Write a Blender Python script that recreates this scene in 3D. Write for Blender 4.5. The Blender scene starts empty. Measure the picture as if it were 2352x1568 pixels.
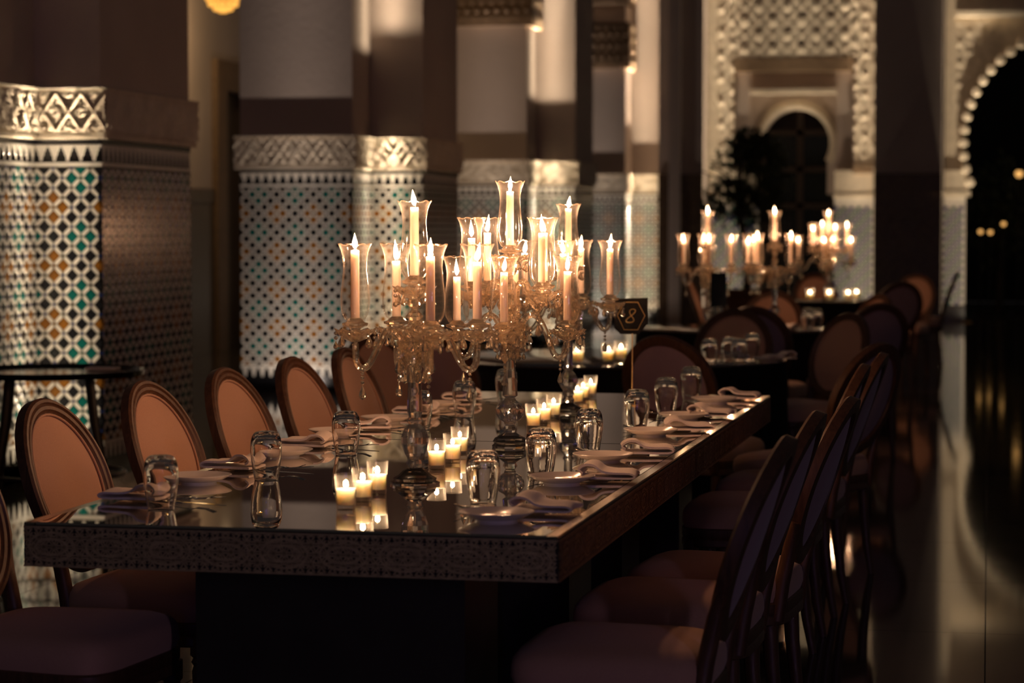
import bpy, math, random
import numpy as np
from mathutils import Matrix, Vector

R = math.radians
rng = random.Random(7)
scene = bpy.context.scene
col = scene.collection

# ------------------------------------------------------------------ camera, world, exposure
cam_data = bpy.data.cameras.new('camera')
cam = bpy.data.objects.new('camera', cam_data)
col.objects.link(cam)
cam.location = (0, 0, 1.40)
cam.rotation_euler = (R(90 - 2.753), 0, R(11.15))
cam_data.lens = 85
cam_data.sensor_width = 36
cam_data.clip_end = 200
cam_data.dof.use_dof = True
cam_data.dof.focus_distance = 6.6
cam_data.dof.aperture_fstop = 3.8
scene.camera = cam

world = bpy.data.worlds.new('night')
scene.world = world
world.use_nodes = True
world.node_tree.nodes['Background'].inputs[0].default_value = (1.0, 0.80, 0.76, 1)
world.node_tree.nodes['Background'].inputs[1].default_value = 0.015

vs = scene.view_settings
vs.view_transform = 'Standard'
vs.look = 'None'
vs.exposure = 0.12
vs.gamma = 1.0
vs.use_curve_mapping = False

cy = scene.cycles
cy.use_denoising = True
cy.max_bounces = 10
cy.diffuse_bounces = 3
cy.glossy_bounces = 6
cy.transmission_bounces = 9
cy.transparent_max_bounces = 24
cy.use_adaptive_sampling = True
cy.adaptive_threshold = 0.02
cy.sample_clamp_indirect = 5
cy.sample_clamp_direct = 0
cy.caustics_reflective = True
cy.caustics_refractive = True
cy.blur_glossy = 0.3

CANDLE_COL = (1.0, 0.50, 0.26)
CANDLE_W = 1.75
VOTIVE_W = 0.16


# ------------------------------------------------------------------ materials
def new_mat(name):
    m = bpy.data.materials.new(name)
    m.use_nodes = True
    return m, m.node_tree, m.node_tree.nodes['Principled BSDF']


def pmat(name, c, rough=0.5, metal=0.0, spec=0.5, var=0.0, vscale=8.0, bump=0.0, bscale=60.0, coat=0.0,
         rvar=0.0, sheen=0.0):
    m, nt, b = new_mat(name)
    b.inputs['Base Color'].default_value = (*c, 1)
    b.inputs['Roughness'].default_value = rough
    b.inputs['Metallic'].default_value = metal
    b.inputs['Specular IOR Level'].default_value = spec
    b.inputs['Coat Weight'].default_value = coat
    b.inputs['Sheen Weight'].default_value = sheen
    tc = nt.nodes.new('ShaderNodeTexCoord')
    if var:
        n = nt.nodes.new('ShaderNodeTexNoise')
        n.inputs['Scale'].default_value = vscale
        n.inputs['Detail'].default_value = 5
        nt.links.new(tc.outputs['Object'], n.inputs['Vector'])
        r = nt.nodes.new('ShaderNodeValToRGB')
        r.color_ramp.elements[0].position = 0.3
        r.color_ramp.elements[1].position = 0.7
        r.color_ramp.elements[0].color = (*[max(0, x * (1 - var)) for x in c], 1)
        r.color_ramp.elements[1].color = (*[min(1, x * (1 + var)) for x in c], 1)
        nt.links.new(n.outputs['Fac'], r.inputs['Fac'])
        nt.links.new(r.outputs['Color'], b.inputs['Base Color'])
        if rvar:
            mr = nt.nodes.new('ShaderNodeMapRange')
            mr.inputs['To Min'].default_value = max(0, rough - rvar)
            mr.inputs['To Max'].default_value = rough + rvar
            nt.links.new(n.outputs['Fac'], mr.inputs['Value'])
            nt.links.new(mr.outputs['Result'], b.inputs['Roughness'])
    if bump:
        n2 = nt.nodes.new('ShaderNodeTexNoise')
        n2.inputs['Scale'].default_value = bscale
        n2.inputs['Detail'].default_value = 4
        nt.links.new(tc.outputs['Object'], n2.inputs['Vector'])
        bp = nt.nodes.new('ShaderNodeBump')
        bp.inputs['Strength'].default_value = bump
        bp.inputs['Distance'].default_value = 0.01
        nt.links.new(n2.outputs['Fac'], bp.inputs['Height'])
        nt.links.new(bp.outputs['Normal'], b.inputs['Normal'])
    return m


def wood_mat(name, c1, c2, rough=0.4):
    m, nt, b = new_mat(name)
    tc = nt.nodes.new('ShaderNodeTexCoord')
    mp = nt.nodes.new('ShaderNodeMapping')
    mp.inputs['Scale'].default_value = (30, 30, 4)
    n = nt.nodes.new('ShaderNodeTexNoise')
    n.inputs['Scale'].default_value = 3
    n.inputs['Detail'].default_value = 8
    n.inputs['Distortion'].default_value = 0.8
    r = nt.nodes.new('ShaderNodeValToRGB')
    r.color_ramp.elements[0].color = (*c1, 1)
    r.color_ramp.elements[1].color = (*c2, 1)
    r.color_ramp.elements[0].position = 0.3
    r.color_ramp.elements[1].position = 0.7
    nt.links.new(tc.outputs['Object'], mp.inputs['Vector'])
    nt.links.new(mp.outputs['Vector'], n.inputs['Vector'])
    nt.links.new(n.outputs['Fac'], r.inputs['Fac'])
    nt.links.new(r.outputs['Color'], b.inputs['Base Color'])
    b.inputs['Roughness'].default_value = rough
    return m


def fabric_mat(name, c, sheen=0.2):
    m, nt, b = new_mat(name)
    tc = nt.nodes.new('ShaderNodeTexCoord')
    n = nt.nodes.new('ShaderNodeTexNoise')
    n.inputs['Scale'].default_value = 420
    n.inputs['Detail'].default_value = 3
    n.inputs['Distortion'].default_value = 1.5
    nt.links.new(tc.outputs['Object'], n.inputs['Vector'])
    r = nt.nodes.new('ShaderNodeValToRGB')
    r.color_ramp.elements[0].color = (*[x * 0.75 for x in c], 1)
    r.color_ramp.elements[1].color = (*[min(1, x * 1.2) for x in c], 1)
    nt.links.new(n.outputs['Fac'], r.inputs['Fac'])
    nt.links.new(r.outputs['Color'], b.inputs['Base Color'])
    bp = nt.nodes.new('ShaderNodeBump')
    bp.inputs['Strength'].default_value = 0.25
    bp.inputs['Distance'].default_value = 0.001
    nt.links.new(n.outputs['Fac'], bp.inputs['Height'])
    nt.links.new(bp.outputs['Normal'], b.inputs['Normal'])
    b.inputs['Roughness'].default_value = 0.85
    b.inputs['Specular IOR Level'].default_value = 0.15
    b.inputs['Sheen Weight'].default_value = sheen
    return m


def thin_glass(name, tint, lo=0.05, hi=0.75, power=3.0, haze=0.35):
    """thin blown glass: clear face-on, more mirror and a little milky toward the edges"""
    m = bpy.data.materials.new(name)
    m.use_nodes = True
    nt = m.node_tree
    nt.nodes.clear()
    out = nt.nodes.new('ShaderNodeOutputMaterial')
    tr = nt.nodes.new('ShaderNodeBsdfTransparent')
    tr.inputs['Color'].default_value = (*tint, 1)
    gl = nt.nodes.new('ShaderNodeBsdfGlossy')
    gl.inputs['Roughness'].default_value = 0.03
    gl.inputs['Color'].default_value = (1, 0.95, 0.9, 1)
    tl = nt.nodes.new('ShaderNodeBsdfTranslucent')
    tl.inputs['Color'].default_value = (0.95, 0.88, 0.78, 1)
    sm = nt.nodes.new('ShaderNodeMixShader')
    sm.inputs['Fac'].default_value = haze
    nt.links.new(gl.outputs[0], sm.inputs[1])
    nt.links.new(tl.outputs[0], sm.inputs[2])
    lw = nt.nodes.new('ShaderNodeLayerWeight')
    lw.inputs['Blend'].default_value = 0.5
    pw = nt.nodes.new('ShaderNodeMath')
    pw.operation = 'POWER'
    pw.inputs[1].default_value = power
    nt.links.new(lw.outputs['Facing'], pw.inputs[0])
    mr = nt.nodes.new('ShaderNodeMapRange')
    mr.inputs['To Min'].default_value = lo
    mr.inputs['To Max'].default_value = hi
    nt.links.new(pw.outputs[0], mr.inputs['Value'])
    mx = nt.nodes.new('ShaderNodeMixShader')
    nt.links.new(mr.outputs['Result'], mx.inputs['Fac'])
    nt.links.new(tr.outputs[0], mx.inputs[1])
    nt.links.new(sm.outputs[0], mx.inputs[2])
    nt.links.new(mx.outputs[0], out.inputs['Surface'])
    return m


def solid_glass(name, tint, ior=1.5, scatter=0.0, scol=(1, 0.9, 0.8), clear=0.0):
    m = bpy.data.materials.new(name)
    m.use_nodes = True
    nt = m.node_tree
    nt.nodes.clear()
    out = nt.nodes.new('ShaderNodeOutputMaterial')
    gl = nt.nodes.new('ShaderNodeBsdfGlass')
    gl.inputs['Color'].default_value = (*tint, 1)
    gl.inputs['IOR'].default_value = ior
    gl.inputs['Roughness'].default_value = 0.0
    df = nt.nodes.new('ShaderNodeBsdfTranslucent')
    df.inputs['Color'].default_value = (*scol, 1)
    mx = nt.nodes.new('ShaderNodeMixShader')
    mx.inputs['Fac'].default_value = scatter
    nt.links.new(gl.outputs[0], mx.inputs[1])
    nt.links.new(df.outputs[0], mx.inputs[2])
    tr = nt.nodes.new('ShaderNodeBsdfTransparent')
    m2 = nt.nodes.new('ShaderNodeMixShader')
    m2.inputs['Fac'].default_value = clear
    nt.links.new(mx.outputs[0], m2.inputs[1])
    nt.links.new(tr.outputs[0], m2.inputs[2])
    nt.links.new(m2.outputs[0], out.inputs['Surface'])
    return m


def emit_mat(name, c, s, sample=False):
    m = bpy.data.materials.new(name)
    m.use_nodes = True
    nt = m.node_tree
    nt.nodes.clear()
    out = nt.nodes.new('ShaderNodeOutputMaterial')
    e = nt.nodes.new('ShaderNodeEmission')
    e.inputs['Color'].default_value = (*c, 1)
    e.inputs['Strength'].default_value = s
    nt.links.new(e.outputs[0], out.inputs['Surface'])
    if not sample:
        m.cycles.emission_sampling = 'NONE'
    return m


def flame_mat():
    m = bpy.data.materials.new('flame')
    m.use_nodes = True
    nt = m.node_tree
    nt.nodes.clear()
    out = nt.nodes.new('ShaderNodeOutputMaterial')
    e = nt.nodes.new('ShaderNodeEmission')
    tc = nt.nodes.new('ShaderNodeTexCoord')
    sx = nt.nodes.new('ShaderNodeSeparateXYZ')
    nt.links.new(tc.outputs['Generated'], sx.inputs[0])
    r = nt.nodes.new('ShaderNodeValToRGB')
    r.color_ramp.elements[0].color = (0.55, 0.40, 0.55, 1)
    r.color_ramp.elements[1].color = (1.0, 0.50, 0.18, 1)
    a = r.color_ramp.elements.new(0.22)
    a.color = (1.0, 0.84, 0.60, 1)
    a = r.color_ramp.elements.new(0.7)
    a.color = (1.0, 0.80, 0.52, 1)
    nt.links.new(sx.outputs['Z'], r.inputs['Fac'])
    e.inputs['Strength'].default_value = 14
    nt.links.new(r.outputs['Color'], e.inputs['Color'])
    tr = nt.nodes.new('ShaderNodeBsdfTransparent')
    ad = nt.nodes.new('ShaderNodeAddShader')
    nt.links.new(e.outputs[0], ad.inputs[0])
    nt.links.new(tr.outputs[0], ad.inputs[1])
    nt.links.new(ad.outputs[0], out.inputs['Surface'])
    m.cycles.emission_sampling = 'NONE'
    return m


def wax_mat(name, c, radius, scale=1.0, weight=1.0):
    m, nt, b = new_mat(name)
    b.inputs['Base Color'].default_value = (*c, 1)
    b.inputs['Roughness'].default_value = 0.45
    b.inputs['Subsurface Weight'].default_value = weight
    b.inputs['Subsurface Radius'].default_value = radius
    b.inputs['Subsurface Scale'].default_value = scale
    return m


M = {}
M['plaster'] = pmat('plaster', (0.52, 0.43, 0.37), 0.85, var=0.06, vscale=1.5, bump=0.15, bscale=30, spec=0.2)
M['stucco'] = pmat('carved_stucco', (0.72, 0.62, 0.48), 0.8, var=0.10, vscale=9, bump=0.25, bscale=90, spec=0.2)
M['white_tile'] = pmat('white_glaze', (0.78, 0.73, 0.64), 0.15, var=0.08, vscale=14, bump=0.10, bscale=26)
M['black_tile'] = pmat('black_glaze', (0.012, 0.012, 0.014), 0.2, bump=0.10, bscale=26)
M['teal_tile'] = pmat('teal_glaze', (0.004, 0.10, 0.085), 0.2, var=0.25, vscale=20, bump=0.10, bscale=26)
M['amber_tile'] = pmat('amber_glaze', (0.22, 0.085, 0.010), 0.2, var=0.25, vscale=20, bump=0.10, bscale=26)
M['blue_tile'] = pmat('blue_glaze', (0.02, 0.04, 0.17), 0.2, bump=0.2, bscale=26)
M['grout'] = pmat('grout', (0.30, 0.27, 0.22), 0.9)
M['dark_stone'] = pmat('dark_stone', (0.03, 0.026, 0.022), 0.3)
M['marble'] = pmat('floor_marble', (0.055, 0.046, 0.036), 0.06, var=0.25, vscale=2.5, rvar=0.02, spec=0.9, bump=0.003, bscale=3)
M['floor_joint'] = pmat('floor_joint', (0.012, 0.011, 0.01), 0.7)
M['wood'] = wood_mat('chair_wood', (0.062, 0.025, 0.011), (0.125, 0.055, 0.025), 0.48)
M['fabric'] = fabric_mat('chair_fabric', (0.54, 0.31, 0.205))
M['plum'] = fabric_mat('rear_fabric', (0.36, 0.23, 0.235))
M['carved_wood'] = pmat('carved_wood', (0.20, 0.13, 0.075), 0.6, var=0.2, vscale=20, bump=0.5, bscale=40)
M['door_wood'] = pmat('door_wood', (0.045, 0.027, 0.016), 0.5)
M['mirror'] = pmat('mirror', (0.84, 0.82, 0.77), 0.015, metal=1.0)
M['mirror_edge'] = pmat('mirror_edge', (0.55, 0.50, 0.42), 0.12, metal=1.0)
M['bronze'] = pmat('bronze_filigree', (0.46, 0.34, 0.16), 0.5, metal=0.2, var=0.2, vscale=60)
M['dark_bronze'] = pmat('dark_bronze', (0.17, 0.10, 0.05), 0.5, metal=0.2, var=0.3, vscale=60)  # copy of the filigree bronze, shade of the long side put into its colour
M['table_body'] = pmat('table_body', (0.010, 0.007, 0.005), 0.6, var=0.35, vscale=60, bump=0.3, bscale=90)
M['pedestal'] = pmat('pedestal_panel', (0.035, 0.028, 0.020), 0.35, var=0.2, vscale=8)
M['black_cloth'] = fabric_mat('black_cloth', (0.010, 0.009, 0.010), 0.0)
M['table_glass'] = pmat('round_table_glass', (0.05, 0.038, 0.03), 0.06, spec=0.9)
M['china'] = pmat('china', (0.74, 0.66, 0.59), 0.15, spec=0.6)
M['linen'] = fabric_mat('linen', (0.72, 0.62, 0.56), 0.1)
M['steel'] = pmat('polished_steel', (0.55, 0.53, 0.50), 0.08, metal=1.0)
M['shade_glass'] = thin_glass('hurricane_glass', (1.0, 0.975, 0.94), 0.06, 0.95, 2.8, 0.16)
M['votive_glass'] = thin_glass('votive_glass', (1.0, 0.97, 0.92), 0.08, 0.85, 2.2, 0.25)
M['tumbler'] = solid_glass('tumbler_glass', (0.99, 0.98, 0.97), 1.5, 0.0, clear=0.0)
M['crystal'] = solid_glass('cut_crystal', (1.0, 0.95, 0.87), 1.56, 0.06, (1.0, 0.86, 0.68), 0.15)
M['clear_crystal'] = solid_glass('clear_crystal', (0.98, 0.97, 0.96), 1.55, 0.02, clear=0.15)
M['wax'] = wax_mat('taper_wax', (0.76, 0.66, 0.58), (0.030, 0.026, 0.022))
M['votive_wax'] = wax_mat('votive_wax', (0.93, 0.82, 0.68), (0.036, 0.030, 0.025))
M['wick'] = pmat('wick', (0.02, 0.015, 0.012), 0.9)
M['flame'] = flame_mat()
M['dark_metal'] = pmat('dark_metal', (0.030, 0.020, 0.014), 0.35, metal=0.3)
M['brass'] = pmat('brass', (0.62, 0.40, 0.14), 0.3, metal=1.0)
M['lens'] = emit_mat('uplight_lens', (1.0, 0.86, 0.68), 7.0)
M['acrylic'] = pmat('black_acrylic', (0.008, 0.008, 0.008), 0.12)
M['gold'] = pmat('gold_line', (0.85, 0.55, 0.22), 0.3, metal=0.8)
M['amber_glow'] = emit_mat('amber_lamp_glass', (1.0, 0.45, 0.08), 1.3, True)
M['bulb'] = emit_mat('lantern_bulb', (1.0, 0.50, 0.14), 1.1)
M['bark'] = pmat('bark', (0.09, 0.065, 0.045), 0.9, bump=0.6, bscale=50)
M['leaf'] = pmat('leaf', (0.085, 0.10, 0.045), 0.6, var=0.3, vscale=6)
M['terracotta'] = pmat('terracotta', (0.20, 0.09, 0.05), 0.8)
M['pane'] = pmat('door_pane', (0.02, 0.022, 0.022), 0.08, spec=0.8)
M['blue_led'] = emit_mat('blue_led', (0.76, 0.55, 0.95), 34.0, True)  # glow of the assumed violet bar, a source out of view
M['deep_blue_led'] = emit_mat('deep_blue_led', (0.20, 0.16, 1.0), 20.0, True)  # glow of the assumed blue bar, likewise unseen
M['gilt_fabric'] = fabric_mat('gilt_fabric', (0.55, 0.42, 0.24))
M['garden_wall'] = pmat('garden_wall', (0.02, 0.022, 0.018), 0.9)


# ------------------------------------------------------------------ mesh building
class MB:
    def __init__(s):
        s.v = []
        s.f = []

    def add(s, verts, faces, mat=None):
        o = len(s.v)
        if mat is not None:
            verts = [mat @ Vector(p) for p in verts]
        s.v += [tuple(p) for p in verts]
        s.f += [tuple(i + o for i in f) for f in faces]
        return s

    def box(s, x0, x1, y0, y1, z0, z1, mat=None):
        v = [(x0, y0, z0), (x1, y0, z0), (x1, y1, z0), (x0, y1, z0),
             (x0, y0, z1), (x1, y0, z1), (x1, y1, z1), (x0, y1, z1)]
        f = [(3, 2, 1, 0), (4, 5, 6, 7), (0, 1, 5, 4), (1, 2, 6, 5), (2, 3, 7, 6), (3, 0, 4, 7)]
        return s.add(v, f, mat)

    def lathe(s, prof, n=24, mat=None, wave=None, cap0=True, cap1=True):
        # prof: list of (r, z); wave(a, i, r, z) -> (r, z)
        v, f = [], []
        for i, (r, z) in enumerate(prof):
            for k in range(n):
                a = 2 * math.pi * k / n
                rr, zz = (r, z) if wave is None else wave(a, i, r, z)
                v.append((rr * math.cos(a), rr * math.sin(a), zz))
        m = len(prof)
        for i in range(m - 1):
            for k in range(n):
                k2 = (k + 1) % n
                f.append((i * n + k, i * n + k2, (i + 1) * n + k2, (i + 1) * n + k))
        if cap0:
            f.append(tuple(reversed(range(n))))
        if cap1:
            f.append(tuple((m - 1) * n + k for k in range(n)))
        return s.add(v, f, mat)

    def tube(s, path, rad, n=8, mat=None, closed=False, caps=True):
        P = [Vector(p) for p in path]
        m = len(P)
        if not hasattr(rad, '__len__'):
            rad = [rad] * m
        v, f = [], []
        up = None
        for i in range(m):
            if closed:
                t = (P[(i + 1) % m] - P[i - 1]).normalized()
            else:
                t = (P[min(i + 1, m - 1)] - P[max(i - 1, 0)]).normalized()
            if up is None:
                up = Vector((0, 0, 1)) if abs(t.z) < 0.9 else Vector((1, 0, 0))
            a = t.cross(up)
            if a.length < 1e-6:
                a = t.orthogonal()
            a.normalize()
            b = a.cross(t).normalized()
            up = b
            for k in range(n):
                an = 2 * math.pi * k / n
                v.append(tuple(P[i] + (a * math.cos(an) + b * math.sin(an)) * rad[i]))
        rng_ = m if closed else m - 1
        for i in range(rng_):
            j = (i + 1) % m
            for k in range(n):
                k2 = (k + 1) % n
                f.append((i * n + k2, i * n + k, j * n + k, j * n + k2))
        if caps and not closed:
            f.append(tuple(range(n)))
            f.append(tuple((m - 1) * n + k for k in reversed(range(n))))
        return s.add(v, f, mat)

    def prism(s, poly, h0, h1, mat=None):
        # poly in XY, extruded along Z
        n = len(poly)
        v = [(x, y, h0) for x, y in poly] + [(x, y, h1) for x, y in poly]
        f = [tuple(reversed(range(n))), tuple(range(n, 2 * n))]
        for k in range(n):
            k2 = (k + 1) % n
            f.append((k, k2, n + k2, n + k))
        return s.add(v, f, mat)

    def grid(s, nu, nv, fn):
        v = [fn(i / nu, j / nv) for j in range(nv + 1) for i in range(nu + 1)]
        f = []
        for j in range(nv):
            for i in range(nu):
                a = j * (nu + 1) + i
                f.append((a, a + 1, a + nu + 2, a + nu + 1))
        return s.add(v, f)

    def mesh(s, name, mat, smooth=True, angle=35):
        me = bpy.data.meshes.new(name)
        me.from_pydata(s.v, [], s.f)
        me.materials.append(M[mat] if isinstance(mat, str) else mat)
        me.polygons.foreach_set('use_smooth', [smooth] * len(me.polygons))
        if smooth and angle:
            me.set_sharp_from_angle(angle=R(angle))
        me.update()
        return me


def put(name, me, parent=None, loc=(0, 0, 0), rot=(0, 0, 0), scale=None):
    o = bpy.data.objects.new(name, me)
    col.objects.link(o)
    o.parent = parent
    o.location = loc
    o.rotation_euler = rot
    if scale is not None:
        o.scale = scale if hasattr(scale, '__len__') else (scale,) * 3
    return o


def tag(o, label, cat, group=None, kind=None):
    o['label'] = label
    o['category'] = cat
    if group:
        o['group'] = group
    if kind:
        o['kind'] = kind
    return o


def thing(name, label, cat, loc=(0, 0, 0), rz=0.0, group=None, scale=None):
    o = put(name, None, None, loc, (0, 0, rz), scale)
    o.empty_display_size = 0.1
    return tag(o, label, cat, group)


def struct(o, label=None, cat=None):
    o['kind'] = 'structure'
    if label:
        o['label'] = label
    if cat:
        o['category'] = cat
    return o


def point_light(name, parent, loc, w, c, radius=0.006):
    key = '%s_%.2f' % (name, w)
    l = bpy.data.lights.get(key) or bpy.data.lights.new(key, 'POINT')
    l.energy = w
    l.color = c
    l.shadow_soft_size = radius
    o = bpy.data.objects.new(name, l)
    col.objects.link(o)
    o.parent = parent
    o.location = loc
    return o


ORD = ['first', 'second', 'third', 'fourth', 'fifth', 'sixth', 'seventh', 'eighth', 'ninth', 'tenth']

# ------------------------------------------------------------------ uplights (floor wall-washers)
ANG = [0, 2, 3, 4, 5, 7, 9, 12, 15, 18, 22, 27, 33, 40, 48, 57, 66, 75, 82, 86, 90]


def make_ies(name, power, cap):
    vals = []
    for a in ANG:
        s_ = max(math.sin(R(a)), math.sin(R(cap)))
        c = 1.0 / s_ ** power
        if a > 75:
            c *= max(0.0, (90 - a) / 15)
        vals.append('%.3f' % (c * 10))
    t = bpy.data.texts.new(name)
    t.write('IESNA:LM-63-2002\nTILT=NONE\n1 1000 1 %d 1 1 2 0 0 0\n1 1 100\n%s\n0\n%s\n' % (
        len(ANG), ' '.join(str(a) for a in ANG), ' '.join(vals)))
    return t


IES = {'even': make_ies('washer_even', 3.05, 2.6), 'low': make_ies('washer_low', 2.05, 4.0)}
up_ring = MB().lathe([(0.055, 0.0), (0.07, 0.0), (0.07, 0.012), (0.055, 0.012), (0.05, 0.004)], 20, cap0=False, cap1=False).mesh('uplight_ring', 'brass')
up_lens = MB().lathe([(0.052, 0.002), (0.052, 0.005)], 20).mesh('uplight_lens', 'lens')


def uplight(loc, watts, c, ies, label, tilt=(0, 0)):
    t = thing('floor_uplight', label, 'floor light', (loc[0], loc[1], 0.0), 0, 'floor uplights at the foot of the walls')
    put('trim_ring', up_ring, t)
    put('lens', up_lens, t)
    l = bpy.data.lights.new('uplight', 'POINT')
    l.energy = watts
    l.color = c
    l.shadow_soft_size = 0.012
    l.use_nodes = True
    nt = l.node_tree
    em = nt.nodes['Emission']
    n = nt.nodes.new('ShaderNodeTexIES')
    n.mode = 'INTERNAL'
    n.ies = IES[ies]
    n.inputs['Strength'].default_value = 1.0
    nt.links.new(n.outputs['Fac'], em.inputs['Strength'])
    o = bpy.data.objects.new('uplight_lamp', l)
    col.objects.link(o)
    o.parent = t
    o.location = (0, 0, 0.03)
    o.rotation_euler = (math.pi + R(tilt[0]), R(tilt[1]), 0)
    return t


# ------------------------------------------------------------------ floor
floor = put('floor', MB().box(-9.6, 4.8, -4.0, 37.2, -0.25, -0.004).mesh('floor', 'floor_joint', False))
struct(floor, 'dark polished marble floor of large slabs', 'floor')
S = 1.2
slab = MB()
slab.box(0.002, S - 0.002, 0.002, S - 0.002, -0.05, 0.0)
slab_me = slab.mesh('slab', 'marble', False)
ns = 0
far_mb = MB()
for iy in range(-3, 31):
    for ix in range(-8, 4):
        x, y = ix * S, iy * S
        if 2 * S <= y < 26 * S and -7 * S <= x < 4 * S and ns < 290:
            put('slab', slab_me, floor, (x, y, 0))
            ns += 1
        else:
            far_mb.box(x + 0.002, x + S - 0.002, y + 0.002, y + S - 0.002, -0.05, 0.0)
fs = put('floor_slabs', far_mb.mesh('floor_slabs', 'marble', False), floor)
fs['kind'] = 'stuff'

# ------------------------------------------------------------------ zellige pillars
HP = 0.0535
DZ0, DZ1 = 0.215, 1.72
NROW = int(round((DZ1 - DZ0) / HP))


def tile_colour(i, j):
    a, b = i % 6, j % 6
    if (a, b) in ((0, 1), (0, 5), (1, 0), (5, 0)):
        return 'amber_tile'
    if (a, b) in ((3, 2), (3, 4), (2, 3), (4, 3)):
        return 'teal_tile'
    return 'black_tile'


def node_colour(i, j):
    a, b = i % 6, j % 6
    if (a, b) == (0, 0):
        return 'amber_tile'
    if (a, b) == (3, 3):
        return 'teal_tile'
    return 'blue_tile' if (i + 2 * j) % 3 else 'black_tile'


def bevel_poly(poly, h=0.0045, ins=0.88):
    # poly in (u, v); returns verts (u, -h, v) style proud of the wall (toward -y)
    n = len(poly)
    cu = sum(p[0] for p in poly) / n
    cv = sum(p[1] for p in poly) / n
    v = [(u, 0.0, w) for u, w in poly] + [(cu + (u - cu) * ins, -h, cv + (w - cv) * ins) for u, w in poly]
    f = [tuple(range(n, 2 * n))]
    for k in range(n):
        k2 = (k + 1) % n
        f.append((k, k2, n + k2, n + k))
    return v, f


DH = 0.0355
DIAMOND = [(0, -DH), (DH, 0), (0, DH), (-DH, 0)]
dia_me = {c: MB().add(*bevel_poly(DIAMOND)).mesh('diamond_tile', c, False) for c in ('amber_tile', 'teal_tile', 'black_tile')}
MW = 0.073
MERLON = [(-MW / 2, 0), (-MW * .47, -.014), (-MW * .36, -.020), (-MW * .34, -.034), (-MW * .24, -.040), (-MW * .22, -.058), (-MW * .12, -.064), (-MW * .10, -.085), (0, -.093),
          (MW * .10, -.085), (MW * .12, -.064), (MW * .22, -.058), (MW * .24, -.040), (MW * .34, -.034), (MW * .36, -.020), (MW * .47, -.014), (MW / 2, 0)]
mer_me = MB().add(*bevel_poly(MERLON, 0.004, 0.94)).mesh('merlon_tile', 'white_tile', False)


def relief(u, v, H, per=0.145):
    # carved arabesque height, u along the band, v in 0..1 up the band
    y = v * H
    a = u / per
    b = v
    d1 = 0.5 - np.abs(((a + b) % 1.0) - 0.5)
    d2 = 0.5 - np.abs(((a - b) % 1.0) - 0.5)
    rib = np.maximum(np.clip(1.25 - d1 * 13, 0, 1), np.clip(1.25 - d2 * 13, 0, 1))
    ca = ((a + 0.25) % 0.5) - 0.25
    cb = ((b + 0.25) % 0.5) - 0.25
    rr = np.sqrt((ca * per) ** 2 + (cb * H) ** 2)
    ros = np.clip(1.2 - np.abs(rr - 0.019) / 0.006, 0, 1) * 0.85 + np.clip(1.2 - rr / 0.007, 0, 1)
    mid = np.clip(1.2 - np.abs(np.abs(b - 0.5) * H - 0.006) / 0.003, 0, 1) * 0.7
    scr = 0.75 * np.clip(1.4 * np.sin(u * 210 + 2.4 * np.sin(y * 130)) * np.sin(y * 190 + 2.2 * np.sin(u * 140)) + 0.2, 0, 1)
    h = np.maximum(np.maximum(np.maximum(rib, ros), scr), mid)
    return h


def face_matrix(x, y, ang):
    return Matrix.Translation((x, y, 0)) @ Matrix.Rotation(ang, 4, 'Z')


class TilePile:
    def __init__(s):
        s.m = {}

    def get(s, c):
        return s.m.setdefault(c, MB())


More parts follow.
